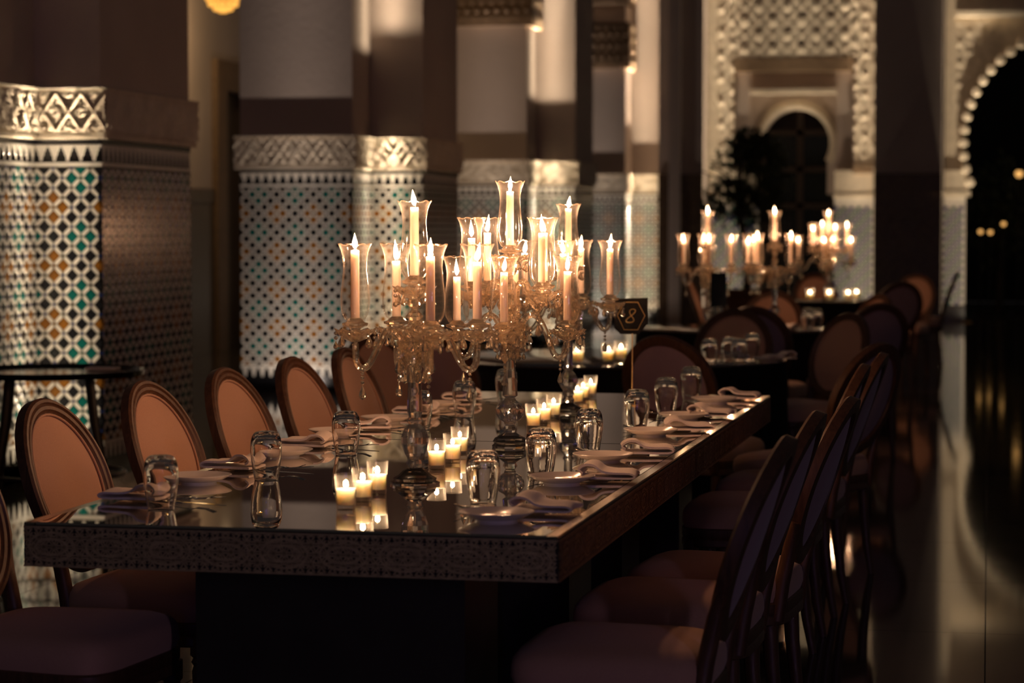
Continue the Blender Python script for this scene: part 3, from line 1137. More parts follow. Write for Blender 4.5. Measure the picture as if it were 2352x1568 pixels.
def back_pt(y, s, d=0.0):
    """point on the leaning back plane: y across, s up along the slope from the seat, d forward of it"""
    curve = 0.35 * y * y
    return (BX0 - math.sin(LEAN) * s + math.cos(LEAN) * (d + curve), y, 0.495 + math.cos(LEAN) * s + math.sin(LEAN) * d)


def chair_meshes():
    out = {}
    seat = superellipse(-0.215, 0.225, 0.205, 0.245)
    mb = MB()
    stack(mb, seat, [(.97, .405), (1.0, .425), (1.0, .445), (.985, .462), (.93, .478), (.80, .489), (.5, .497), (.2, .499)])
    out['seat_cushion'] = mb.mesh('seat_cushion', 'fabric', True, 60)
    mb = MB()
    stack(mb, seat, [(.97, .345), (1.005, .350), (1.005, .368), (.99, .374), (1.005, .380), (1.005, .404), (.98, .408)])
    out['seat_rail'] = mb.mesh('seat_rail', 'wood')
    # turned front leg
    prof = [(.026, .37), (.026, .325), (.019, .318), (.024, .308), (.018, .298), (.022, .285), (.021, .25), (.013, .05), (.011, .035), (.015, .028), (.013, .0)]
    out['leg'] = MB().lathe(list(reversed(prof)), 14).mesh('leg', 'wood', True, 30)
    mb = MB()
    mb.tube([(0.015, 0, .38), (0.008, 0, .25), (-.006, 0, .12), (-.028, 0, .0)], [.023, .020, .017, .013], 10)
    out['rear_leg'] = mb.mesh('rear_leg', 'wood', True, 40)
    # oval frame: moulded profile swept round the ellipse (offset inwards o, forward d)
    prof = [(0.0, -.016), (0.0, .010), (.006, .017), (.014, .018), (.018, .013), (.024, .017), (.033, .016), (.037, .010), (.042, .008), (.044, -.004), (.040, -.016), (.02, -.019)]
    mb = MB()
    n = 56
    v, f = [], []
    for k in range(n):
        t = 2 * math.pi * k / n
        for o, d in prof:
            y, s = (OA - o) * math.sin(t), OB + (OB - o) * -math.cos(t)
            v.append(back_pt(y, s, d))
    m = len(prof)
    for k in range(n):
        k2 = (k + 1) % n
        for i in range(m):
            i2 = (i + 1) % m
            f.append((k * m + i, k2 * m + i, k2 * m + i2, k * m + i2))
    mb.add(v, f)
    out['back_frame'] = mb.mesh('back_frame', 'wood', True, 40)

    def pad(sgn, bulge, name):
        mb = MB()
        v = [back_pt(0, OB, sgn * bulge)]
        rings = [.25, .5, .7, .85, .95, 1.0]
        n = 40
        f = []
        for q in rings:
            for k in range(n):
                t = 2 * math.pi * k / n
                v.append(back_pt((OA - .040) * q * math.sin(t), OB - (OB - .040) * q * math.cos(t), sgn * bulge * (1 - q ** 3) + sgn * .004))
        for k in range(n):
            k2 = (k + 1) % n
            f.append((0, 1 + k, 1 + k2))
            for i in range(len(rings) - 1):
                f.append((1 + i * n + k, 1 + (i + 1) * n + k, 1 + (i + 1) * n + k2, 1 + i * n + k2))
        if sgn > 0:
            f = [tuple(reversed(q)) for q in f]
        mb.add(v, f)
        return mb.mesh(name, 'fabric' if sgn > 0 else 'plum', True, 0)
    out['back_pad'] = pad(1, .018, 'back_pad')
    out['rear_panel'] = pad(-1, .012, 'rear_panel')
    mb = MB()
    y0 = .165
    mb.tube([(-.19, y0, .36), (-.205, y0, .46), back_pt(y0, .075), back_pt(y0 + .03, .14)], [.021, .020, .019, .012], 10)
    out['back_post'] = mb.mesh('back_post', 'wood', True, 40)
    piping = [back_pt((OA - .046) * math.sin(2 * math.pi * k / 48), OB - (OB - .046) * math.cos(2 * math.pi * k / 48), .010) for k in range(48)]
    out['piping'] = MB().tube(piping, .0035, 6, closed=True).mesh('piping', 'fabric', True, 0)
    return out


CH = chair_meshes()
CH_MIRROR = {}


def chair(x, y, facing, label, group, fabric=None, scale=None):
    """facing in degrees: 0 looks along +X, 90 along +Y"""
    t = thing('dining_chair', label, 'chair', (x, y, 0), R(facing), group, scale)
    put('seat_cushion', CH['seat_cushion'], t)
    put('seat_rail', CH['seat_rail'], t)
    for s in (-1, 1):
        put('leg', CH['leg'], t, (.185, s * .205, 0))
        put('leg', CH['rear_leg'], t, (-.185, s * .165, 0))
        put('back_post', CH['back_post'], t, (0, 0, 0), (0, 0, 0), (1, s, 1))
    put('back_frame', CH['back_frame'], t)
    p = put('back_pad', CH['back_pad'], t)
    put('piping', CH['piping'], p)
    put('rear_panel', CH['rear_panel'], t)
    return t


G1 = 'oval-backed chairs along the pillar side of the mirrored table'
G2 = 'oval-backed chairs along the open-floor side of the mirrored table'
for k, (x, y, a) in enumerate([(-2.10, 5.25, -6), (-2.095, 5.97, -5), (-2.09, 6.73, -6), (-2.06, 7.40, -6), (-2.03, 8.07, -6), (-2.02, 8.75, -4)]):
    lab = ['oval-backed chair cut off by the picture edge, only its seat showing',
           'first orange-lit oval chair back on the pillar side, partly cut by the picture edge',
           'second orange-lit oval chair back on the pillar side, before the dark pillar face',
           'third orange-lit oval chair back on the pillar side of the table',
           'fourth orange-lit oval chair back on the pillar side, before the tiled pillar',
           'fifth orange-lit oval chair back on the pillar side, behind hanging crystal drops'][k]
    chair(x, y, a, lab, G1)
chair(-2.26, 9.82, -25, 'grey-lit oval chair back beyond the orange ones, by the tiled pillar', 'oval-backed chairs standing alone')
for k, (x, y, a) in enumerate([(-0.785, 5.27, 178), (-0.77, 6.00, 177), (-0.715, 6.53, 175), (-0.76, 8.07, 178), (-0.73, 8.82, 176), (-0.72, 9.72, 150)]):
    lab = ['closest chair on the open-floor side with its mauve seat in full view', 'second chair from the near end on the open-floor side', 'third chair from the near end on the open-floor side, leaning out furthest',
           'fourth chair from the near end on the open-floor side', 'fifth chair from the near end on the open-floor side', 'last chair on the open-floor side, turned to show its whole mauve oval back'][k]
    chair(x, y, a, lab, G2)

# ------------------------------------------------------------------ candelabra
shade_prof = [(.0175, 0), (.026, .006), (.0335, .022), (.0362, .045), (.0358, .068), (.0325, .095), (.0295, .122), (.0290, .142), (.0312, .162), (.0350, .177), (.0395, .187), (.0405, .190)]


def shade_wave(a, i, r, z):
    k = max(0, (i - 7) / 4.0)
    return r * (1 + .035 * k * math.cos(8 * a)), z + .0022 * k * math.cos(8 * a)


def spaced(prof, n):
    """resample a profile smoothly (Catmull-Rom)"""
    P = [Vector((r, z)) for r, z in prof]
    P = [P[0] * 2 - P[1]] + P + [P[-1] * 2 - P[-2]]
    out = []
    m = len(P) - 3
    for i in range(m):
        for k in range(n):
            t = k / n
            p0, p1, p2, p3 = P[i:i + 4]
            q = 0.5 * (2 * p1 + (p2 - p0) * t + (2 * p0 - 5 * p1 + 4 * p2 - p3) * t * t + (3 * p1 - p0 - 3 * p2 + p3) * t ** 3)
            out.append((max(q.x, 0.0005), q.y))
    out.append((P[-2].x, P[-2].y))
    return out


shade_me = MB().lathe(shade_prof, 40, wave=shade_wave, cap0=False, cap1=False).mesh('hurricane_shade', 'shade_glass', True, 0)
rim_pts = []
for k in range(64):
    a = 2 * math.pi * k / 64
    r, z = shade_wave(a, 11, .0405, .190)
    rim_pts.append((r * math.cos(a), r * math.sin(a), z))
rim_me = MB().tube(rim_pts, .0012, 5, closed=True).mesh('shade_rim', 'crystal', True, 0)


def dish_wave(a, i, r, z):
    k = max(0, min(1, (r - .02) / .03))
    return r * (1 + .07 * k * math.cos(10 * a)), z + .003 * k * math.cos(10 * a)


dish_me = MB().lathe([(.006, -.052), (.012, -.050), (.030, -.042), (.048, -.026), (.052, -.020), (.047, -.021), (.028, -.034), (.012, -.040), (.010, -.030)], 40, wave=dish_wave).mesh('bobeche', 'crystal', False)
cup_me = MB().lathe([(.010, -.034), (.013, -.028), (.011, -.022), (.016, -.016), (.020, -.014), (.032, -.010), (.033, -.004), (.024, -.002), (.018, .004), (.013, .008)], 14).mesh('candle_cup', 'crystal', False)


def drop_mesh(L, r, beads):
    mb = MB()
    z = 0.0
    for b in range(beads):
        rb = .0052
        mb.lathe([(.0005, z), (rb * .75, z - rb * .4), (rb, z - rb), (rb * .75, z - rb * 1.6), (.0005, z - rb * 2)], 6)
        z -= rb * 2 + .0015
    mb.lathe([(.0005, z), (r * .30, z - L * .18), (r * .72, z - L * .42), (r, z - L * .70), (r * .8, z - L * .88), (.0005, z - L)], 7)
    return mb.mesh('crystal_drop', 'crystal', False)


drop_a = drop_mesh(.030, .0085, 1)
drop_b = drop_mesh(.036, .0095, 3)
drop_c = drop_mesh(.022, .0065, 2)


def arm_path(r, z_c, z_cup, low):
    ctrl = [(.24 * r, z_c - .060), (.20 * r, z_c - .034), (.235 * r, z_c - .006), (.36 * r, z_c + .010), (.49 * r, z_c + .002), (.62 * r, z_c - .036), (.75 * r, low + .014), (.87 * r, low), (.975 * r, low + .016), (r, z_cup - .055)]
    return [(x, 0, z) for x, z in spaced(ctrl, 5)]


ARM_CACHE = {}


def arm_mesh(r, z_c, z_cup, low):
    k = (round(r, 3), round(z_c, 3), round(z_cup, 3), round(low, 3))
    if k not in ARM_CACHE:
        mb = MB().tube(arm_path(r, z_c, z_cup, low), .0085, 8)
        # round boss at the curled inner end
        c0 = Vector((.24 * r, 0, z_c - .064))
        mb.lathe([(.0005, -.009), (.007, -.006), (.0095, 0), (.007, .006), (.0005, .009)], 8, Matrix.Translation(c0))
        ARM_CACHE[k] = mb.mesh('arm', 'crystal', True, 25)
    return ARM_CACHE[k]


STEM = {
    'column': [(.061, .0), (.062, .006), (.052, .010), (.054, .016), (.040, .024), (.030, .034), (.016, .042), (.022, .052), (.016, .062), (.026, .078), (.033, .100), (.034, .118), (.026, .138), (.015, .150),
               (.022, .158), (.015, .166), (.019, .180), (.017, .24), (.016, .29), (.024, .298), (.030, .310), (.020, .322)],
    'ball': [(.051, .0), (.052, .006), (.046, .012), (.050, .018), (.044, .028), (.028, .036), (.017, .044), (.021, .054), (.014, .064), (.018, .072), (.012, .082), (.012, .128), (.018, .136),
             (.014, .144), (.022, .150), (.019, .20), (.012, .262), (.022, .272), (.028, .285), (.020, .30), (.020, .322)],
    'glass': [(.056, .0), (.057, .006), (.046, .011), (.050, .017), (.034, .026), (.018, .036), (.021, .046), (.015, .056), (.021, .066), (.018, .078), (.024, .086), (.034, .104), (.034, .116), (.024, .134),
              (.014, .146), (.020, .155), (.014, .164), (.016, .25), (.024, .29), (.028, .308), (.020, .322)],
}
STEM_ME = {}


def faceted_ball(r, squash, rings=7, n=14):
    v, f = [(0, 0, -r * squash)], []
    for i in range(1, rings):
        t = math.pi * i / rings
        for k in range(n):
            a = 2 * math.pi * (k + .5 * (i % 2)) / n
            v.append((r * math.sin(t) * math.cos(a), r * math.sin(t) * math.sin(a), -r * squash * math.cos(t)))
    v.append((0, 0, r * squash))
    for k in range(n):
        f.append((0, 1 + (k + 1) % n, 1 + k))
        top = 1 + (rings - 2) * n
        f.append((top + k, top + (k + 1) % n, len(v) - 1))
    for i in range(rings - 2):
        a0, b0 = 1 + i * n, 1 + (i + 1) * n
        for k in range(n):
            k2 = (k + 1) % n
            if (i + 1) % 2:      # upper ring is even: not shifted
                f += [(a0 + k, a0 + k2, b0 + k2), (a0 + k, b0 + k2, b0 + k)]
            else:
                f += [(a0 + k, a0 + k2, b0 + k), (a0 + k2, b0 + k2, b0 + k)]
    return MB().add(v, f).mesh('faceted_ball', 'clear_crystal', False)


ball_me = faceted_ball(.043, .80)
for k, p in STEM.items():
    STEM_ME[k] = MB().lathe(p, 12 if k != 'ball' else 10).mesh('stem', 'clear_crystal', False)
hub_me = MB().lathe([(.010, .318), (.020, .322), (.036, .336), (.044, .352), (.042, .356), (.030, .346), (.020, .350), (.016, .362), (.030, .372), (.032, .384), (.018, .394), (.014, .404)], 20, wave=lambda a, i, r, z: (r * (1 + .05 * math.cos(10 * a) * (r > .03)), z)).mesh('hub', 'crystal', False)


def riser_mesh(z0, z1):
    n = max(2, int((z1 - z0) / .035))
    prof = []
    for k in range(n):
        z = z0 + (z1 - z0) * k / n
        h = (z1 - z0) / n
        prof += [(.009, z), (.016, z + h * .25), (.022, z + h * .45), (.016, z + h * .7), (.009, z + h * .92)]
    prof += [(.010, z1)]
    return MB().lathe(prof, 10).mesh('riser', 'crystal', False)


def make_candle_mesh(h):
    return MB().lathe([(.0112, 0), (.0108, h * .5), (.0104, h - .004), (.0098, h - .001), (.006, h - .003), (.002, h - .003)], 16).mesh('wax_stick', 'wax', True, 40)


CANDLE_ME = {h: make_candle_mesh(h) for h in (.125, .140, .155, .168)}
wick_me = MB().tube([(0, 0, -.004), (0, 0, .004), (.0015, 0, .009)], .0008, 5).mesh('wick', 'wick')
flame_profile = [(.0012, .0), (.0045, .005), (.0062, .012), (.0056, .020), (.0034, .029), (.0014, .037), (.0003, .043)]
flame_me = MB().lathe(spaced(flame_profile, 2), 14).mesh('flame', 'flame', True, 0)


def candle(loc, label, cat_group, h=None, watts=None, parent_scale=1.0):
    h = h or rng.choice(list(CANDLE_ME))
    t = thing('taper_candle', label, 'candle', loc, rng.uniform(0, 6.28), cat_group)
    put('wax_stick', CANDLE_ME[h], t)
    put('wick', wick_me, t, (0, 0, h))
    put('flame', flame_me, t, (0, 0, h + .004), (rng.uniform(-.16, .16), rng.uniform(-.16, .16), 0), (1, 1, rng.uniform(.85, 1.15)))
    point_light('candle_light', t, (0, 0, h + .020), watts or CANDLE_W, CANDLE_COL, .007)
    return t


def light_unit(parent, pos, drops=8, dz=.0):
    """bobeche, cup, shade and drops carried at pos (in parent's space)"""
    put('bobeche', dish_me, parent, pos)
    put('candle_cup', cup_me, parent, pos)
    sh = put('hurricane_shade', shade_me, parent, pos)
    put('shade_rim', rim_me, parent, pos)
    for k in range(drops):
        a = 2 * math.pi * (k + .3) / drops
        put('crystal_drop', drop_a if k % 2 else drop_c, parent, (pos[0] + .048 * math.cos(a), pos[1] + .048 * math.sin(a), pos[2] - .024), (0, 0, a))
    return sh


def candelabrum(x, y, z, label, where, style, rot, tiers, top_cup, group, drops=8, watts=None, heights=None, lights=True):
    """tiers: list of (cup height, low, centre height, [(angle deg, radius)])"""
    t = thing('candelabrum', label, 'candelabrum', (x, y, z), R(rot), group)
    put('stem', STEM_ME[style], t)
    put('hub', hub_me, t)
    if style == 'ball':
        put('faceted_ball', ball_me, t, (0, 0, .105))
    put('riser', riser_mesh(.40, top_cup - .04), t)
    n = 0
    for ti, (cup, low, zc, arms) in enumerate(tiers):
        for (ang, r) in arms:
            am = put('arm', arm_mesh(r, zc, cup, low), t, (0, 0, 0), (0, 0, R(ang)))
            light_unit(am, (r, 0, cup), drops)
            put('crystal_drop', drop_b, am, (r * .88, 0, low - .006))
            put('crystal_drop', drop_c, am, (.24 * r, 0, zc - .073))
            ca = R(ang + rot)
            h = heights[n] if heights else None
            candle((x + r * math.cos(ca), y + r * math.sin(ca), z + cup + .0085), 'lit taper candle on %s of %s' % (where['arms'][n], where['name']), 'taper candles in ' + where['name'], h, watts)
            n += 1
    light_unit(t, (0, 0, top_cup), drops)
    candle((x, y, z + top_cup + .0085), 'lit taper candle on top of ' + where['name'], 'taper candles in ' + where['name'], heights[n] if heights else None, watts)
    # skirt of drops under the hub
    nd = 9
    for k in range(nd):
        a = 2 * math.pi * k / nd
        put('crystal_drop', drop_b, t, (.042 * math.cos(a), .042 * math.sin(a), .345), (0, 0, a))
    for k in range(8):
        a = 2 * math.pi * (k + .5) / 8
        put('crystal_drop', drop_b, t, (.026 * math.cos(a), .026 * math.sin(a), .322), (0, 0, a))
    return t


CG = 'crystal candelabra on the mirrored table'
CAMROT = 11.15
candelabrum(-1.388, 5.80, TZ, 'front crystal candelabrum with five hurricane shades, nearest the lattice edge', {'name': 'the front candelabrum', 'arms': ['the pillar-side arm', 'the arm toward the lattice edge', 'the open-floor-side arm', 'the rear arm']},
            'column', CAMROT, [(.402, .285, .372, [(168, .152), (287, .150), (349, .158), (110, .150)])], .508, CG, 8, None, [.168, .155, .140, .140, .168])
candelabrum(-1.350, 6.82, TZ, 'middle and tallest crystal candelabrum with nine shades and a faceted ball stem', {'name': 'the middle candelabrum', 'arms': ['the lower pillar-side arm', 'the lower arm toward the lattice edge', 'the lower open-floor-side arm', 'the lower rear arm',
            'the upper pillar-side arm', 'the upper rear arm', 'the upper arm toward the open floor', 'the upper rear arm by the third candelabrum']},
            'ball', CAMROT, [(.360, .262, .372, [(196, .158), (264, .160), (352, .166), (85, .160)]), (.470, .400, .468, [(165, .115), (124, .118), (318, .122), (36, .122)])], .574, CG, 8, None,
            [.125, .140, .140, .140, .125, .140, .140, .140, .155])
candelabrum(-1.404, 8.115, TZ, 'rear crystal candelabrum on the mirrored table, standing by the number card', {'name': 'the rear candelabrum', 'arms': ['the open-floor-side arm', 'the rear arm', 'the pillar-side arm', 'the arm toward the middle candelabrum']},
            'glass', CAMROT, [(.396, .285, .372, [(5, .143), (72, .150), (172, .150), (262, .150)])], .520, CG, 8, None, [.155, .155, .140, .140, .168])

# ------------------------------------------------------------------ votive candles
vot_prof = [(.0005, .0), (.0205, .0), (.0215, .004), (.0235, .04), (.0262, .080), (.0245, .080), (.0220, .04), (.0200, .012), (.0005, .011)]
vot_glass = MB().lathe(vot_prof, 28, cap0=False, cap1=False).mesh('glass_cup', 'votive_glass', True, 40)
vot_wax = MB().lathe([(.0005, .012), (.0196, .0125), (.0215, .035), (.0221, .046), (.0217, .0485), (.0205, .0475), (.0005, .047)], 28, cap0=False, cap1=False).mesh('wax_fill', 'votive_wax', True, 50)
vflame = MB().lathe([(r * .95, z * .42) for r, z in spaced(flame_profile, 2)], 12).mesh('flame', 'flame', True, 0)


def votive(x, y, z, label, group, watts=None, scale=1.0):
    t = thing('votive_candle', label, 'votive', (x, y, z), rng.uniform(0, 6.28), group, scale)
    put('glass_cup', vot_glass, t)
    put('wax_fill', vot_wax, t)
    put('wick', wick_me, t, (0, 0, .047))
    put('flame', vflame, t, (0, 0, .050))
    point_light('votive_light', t, (0, 0, .060), watts or VOTIVE_W, (1.0, 0.70, 0.46), .006)
    return t


vpos = [(-1.416, 5.249), (-1.418, 5.406), (-1.423, 5.563), (-1.416, 6.161), (-1.413, 6.340), (-1.441, 6.560), (-1.400, 7.45), (-1.406, 7.671), (-1.413, 7.885), (-1.437, 8.50), (-1.450, 8.70), (-1.455, 8.90)]
trio = ['beside the front candelabrum, toward the lattice edge', 'between the front and middle candelabra', 'between the middle and rear candelabra', 'beyond the rear candelabrum']
for k, (x, y) in enumerate(vpos):
    votive(x, y, TZ, '%s votive candle of the trio %s' % (['closest', 'middle', 'farthest'][k % 3], trio[k // 3]), 'votive candles on the mirrored table')

# ------------------------------------------------------------------ place settings
tum_out = [(.0285, .0), (.0298, .002), (.0335, .022), (.0378, .050), (.0400, .074), (.0396, .090), (.0368, .106), (.0315, .117), (.0240, .1225), (.0130, .1235), (.0005, .1225)]
tum_in = [(.0005, .1135), (.013, .1140), (.0245, .111), (.0330, .102), (.0370, .089), (.0376, .074), (.0356, .050), (.0313, .022), (.0278, .002), (.0275, .0)]
tumbler_me = MB().lathe(spaced(tum_out, 2) + spaced(tum_in, 2) + [(.0285, .0)], 36, cap0=False, cap1=False).mesh('tumbler', 'tumbler', True, 0)
plate_me = MB().lathe([(.0005, .0), (.045, .0), (.047, .004), (.060, .008), (.082, .019), (.0835, .0205), (.082, .0215), (.060, .012), (.046, .008), (.0005, .0075)], 48, cap0=False, cap1=False).mesh('bread_plate', 'china', True, 35)


def napkin_mesh(seed):
    r = random.Random(seed)
    path = [(.070, .004), (0, .004), (-.060, .004), (-.074, .0105), (-.060, .0175), (-.022, .0165), (.008, .0195), (.028, .031), (.052, .0315), (.068, .021), (.058, .0125)]
    P = spaced([(x + 1, z) for x, z in path], 3)
    P = [(x - 1, z) for x, z in P]
    th = .0026
    loop = []
    for i, (x, z) in enumerate(P):
        a, b = P[max(i - 1, 0)], P[min(i + 1, len(P) - 1)]
        dx, dz = b[0] - a[0], b[1] - a[1]
        L = math.hypot(dx, dz) or 1
        loop.append(((x - dz / L * th, z + dx / L * th), (x + dz / L * th, z - dx / L * th)))
    poly = [p[0] for p in loop] + [p[1] for p in reversed(loop)]
    n = len(poly)
    ny = 8
    v, f = [], []
    for j in range(ny + 1):
        y = -.052 + .104 * j / ny
        for (x, z) in poly:
            lift = 1 + .16 * math.sin(j * .7 + seed + x * 18)
            v.append((x + .004 * math.sin(j * .5 + seed), y + .003 * math.sin(x * 40 + seed), max(.0012, z * lift)))
    for j in range(ny):
        for k in range(n):
            k2 = (k + 1) % n
            f.append((j * n + k, j * n + k2, (j + 1) * n + k2, (j + 1) * n + k))
    half = len(P)
    for j, flip in ((0, False), (ny, True)):
        for k in range(half - 1):
            q = (j * n + k, j * n + k + 1, j * n + n - 2 - k, j * n + n - 1 - k)
            f.append(tuple(reversed(q)) if not flip else q)
    return MB().add(v, f).mesh('napkin', 'linen', True, 50)


nap_me = [napkin_mesh(k) for k in range(3)]


def cut_profile(pts, zs, th):
    """flat cutlery: outline half-widths along x with a lifted spine"""
    v, f = [], []
    for (x, w), z in zip(pts, zs):
        v += [(x, -w, z), (x, w, z), (x, w * .8, z + th), (x, -w * .8, z + th)]
    for i in range(len(pts) - 1):
        for k in range(4):
            k2 = (k + 1) % 4
            f.append((i * 4 + k, i * 4 + k2, i * 4 + 4 + k2, i * 4 + 4 + k))
    f.append((3, 2, 1, 0))
    e = (len(pts) - 1) * 4
    f.append((e, e + 1, e + 2, e + 3))
    return v, f


knife_b = MB().add(*cut_profile([(-.105, .006), (-.06, .0065), (-.01, .0045), (.0, .004)], [.0, .0, .002, .003], .004)).mesh('handle', 'steel')
knife_a = MB().add(*cut_profile([(.0, .004), (.01, .008), (.06, .0105), (.09, .0085), (.108, .002)], [.003, .004, .006, .008, .009], .0012)).mesh('blade', 'steel')
fork_b = MB().add(*cut_profile([(-.105, .007), (-.06, .006), (-.01, .003), (.03, .003), (.045, .010), (.055, .0115)], [.0, .001, .005, .012, .012, .009], .002)).mesh('handle', 'steel')
fk = MB()
for q in range(4):
    yy = -.0095 + q * .0063
    fk.add(*[(lambda V, F: ([(x, y + yy, z) for x, y, z in V], F))(*cut_profile([(.054, .0015), (.08, .0014), (.100, .0008)], [.009, .011, .018], .0016))][0])
fork_a = fk.mesh('tines', 'steel')


def setting(side, k, glass, plate, nap):
    """side: +1 open-floor side (diner looks along -x), -1 pillar side"""
    sn = 'open-floor side' if side > 0 else 'pillar side'
    o = ORD[k]
    rz = math.pi if side > 0 else 0.0
    if glass:
        tag(put('tumbler', tumbler_me, None, on_table(*glass), (0, 0, rng.uniform(0, 6.28))), 'upturned clear tumbler, %s from the lattice end on the %s' % (o, sn), 'glass', 'upturned tumblers')
    if plate:
        tag(put('bread_plate', plate_me, None, on_table(*plate)), 'small white bread plate, %s from the lattice end on the %s' % (o, sn), 'plate', 'bread plates')
    if nap:
        x, y = nap
        zr = rng.uniform(-.22, .22)
        tag(put('napkin', nap_me[k % 3], None, (x, y, TZ + .0062), (0, 0, rz + zr)), 'folded pink-white napkin, %s from the lattice end on the %s' % (o, sn), 'napkin', 'folded napkins')
        for name, dy, a, b, pn in (('dinner_knife', .026, knife_a, knife_b, 'blade'), ('dinner_fork', -.022, fork_a, fork_b, 'tines')):
            off = -side * .100
            t = thing(name, 'polished %s under the napkin, %s from the lattice end on the %s' % (name.split('_')[1], o, sn), name.split('_')[1], (x + off, y + dy, TZ + .0005), rz + rng.uniform(-.10, .10), name.replace('_', ' ') + 's')
            put(pn, a, t)
            put('handle', b, t)


Rg = [(-1.137, 5.426), (-1.117, 6.052), (-1.103, 6.720), (-1.085, 7.546), (-1.073, 8.161), (-1.067, 8.812)]
Rp = [(-1.043, 5.118), (-1.035, 5.887), (-1.024, 6.477), (-1.005, 7.287), (-0.983, 7.915), (-0.967, 8.676)]
Rn = [(-0.966, 5.271), (-0.935, 5.985), (-0.931, 6.661), (-0.913, 7.464), (-0.909, 8.022), (-0.895, 8.850)]
Lg = [(-1.825, 5.169), (-1.778, 5.824), (-1.752, 6.499), (-1.745, 7.36), (-1.712, 7.863), (-1.70, 8.52)]
Lp = [(-1.926, 5.732), (-1.914, 6.429), (-1.945, 7.093), (-1.915, 7.60), (-1.90, 8.26), None]
Ln = [(-1.940, 5.330), (-1.935, 6.052), (-1.925, 6.70), (-1.905, 7.33), (-1.895, 7.95), (-1.885, 8.62)]
for k in range(6):
    setting(+1, k, Rg[k], Rp[k], Rn[k])
    setting(-1, k, Lg[k], Lp[k], Ln[k])

# ------------------------------------------------------------------ table number
ns_ = thing('table_number', 'black table number card with a gold 8 inside a hexagon on a thin stand', 'sign', (-1.257, 8.62, TZ), R(-3))
put('stand', MB().lathe([(.0005, 0), (.03, 0), (.03, .004), (.004, .006), (.0018, .012), (.0018, .25)], 16).mesh('stand', 'gold'), ns_)
card = [(-.066, .375), (.056, .380), (.056, .285), (.020, .248), (-.045, .248), (-.066, .27)]
T = Matrix.Rotation(math.pi / 2, 4, 'X')
cd = put('card', MB().prism([(x, z) for x, z in card], -.003, .0, T).mesh('card', 'acrylic', False), ns_)
hexa = [(-.055, .315), (-.030, .363), (.020, .363), (.046, .315), (.020, .264), (-.030, .264)]
hp_ = [(x, -.0015, z) for x, z in hexa]
put('hexagon_line', MB().tube(hp_, .0008, 5, closed=True).mesh('hexagon_line', 'gold', False), cd)
eight = []
for k in range(49):
    a = 2 * math.pi * k / 48
    z = .024 * math.cos(a)
    x = .0125 * math.sin(2 * a) * (1.15 if z < 0 else .85)
    eight.append((x + z * .28 - .004, -.0018, .314 + z))
put('numeral', MB().tube(eight[:-1], [.0009 + .0008 * abs(math.sin(2 * math.pi * k / 48)) for k in range(48)], 6, closed=True).mesh('numeral', 'gold'), cd)

# ------------------------------------------------------------------ side table by the pillar
st_ = thing('side_table', 'round dark side table with splayed legs before the nearest tiled pillar', 'side table', (-4.20, 10.40, 0), R(20))
put('tray_top', MB().lathe([(.40, .715), (.425, .717), (.432, .74), (.425, .745), (.415, .730), (.0005, .728)], 48).mesh('tray_top', 'acrylic', True, 30), st_)
for k in range(4):
    a = R(45 + 90 * k)
    c, s = math.cos(a), math.sin(a)
    put('leg', MB().tube([(.25 * c, .25 * s, .716), (.28 * c, .28 * s, .5), (.34 * c, .34 * s, .25), (.37 * c, .37 * s, 0)], [.018, .017, .015, .014], 8).mesh('leg', 'dark_metal'), st_)
put('stretcher_ring', MB().tube([(.335 * math.cos(2 * math.pi * k / 40), .335 * math.sin(2 * math.pi * k / 40), .27) for k in range(40)], .010, 6, closed=True).mesh('stretcher_ring', 'dark_metal'), st_)
tag(put('menu_card', MB().box(-.07, .07, -.05, .05, 0, .012).mesh('menu_card', 'linen', False), None, (-4.02, 10.60, .732), (0, 0, .1)), 'small white folded card on the round side table', 'card')


# ------------------------------------------------------------------ round tables farther back
def round_table(x, y, r, label, h=.75):
    t = thing('round_table', label, 'table', (x, y, 0), 0, 'round tables under black cloths')
    put('glass_top', MB().lathe([(r - .004, h - .012), (r, h - .008), (r, h - .002), (r - .004, h), (.0005, h)], 64).mesh('glass_top', 'table_glass', True, 30), t)
    put('cloth_skirt', MB().lathe([(r + .012, .02), (r + .006, .3), (r, h - .05), (r - .002, h - .013), (r - .05, h - .0125)], 160, wave=lambda a, i, rr, z: (rr * (1 + .018 * math.sin(22 * a) * max(0, (h - .06 - z))), z), cap0=False).mesh('cloth_skirt', 'black_cloth', True, 0), t)
    return t


GT = 'tumblers and plates on the far tables'


def far_tumbler(x, y, z, label):
    tag(put('tumbler', tumbler_me, None, (x, y, z), (0, 0, 0)), label, 'glass', 'upturned tumblers on the round tables')


def far_plate(x, y, z, label):
    tag(put('bread_plate', plate_me, None, (x, y, z)), label, 'plate', 'plates on the round tables')


def far_napkin(x, y, z, a, label, m=0):
    tag(put('napkin', nap_me[m], None, (x, y, z), (0, 0, a)), label, 'napkin', 'napkins on the round tables')


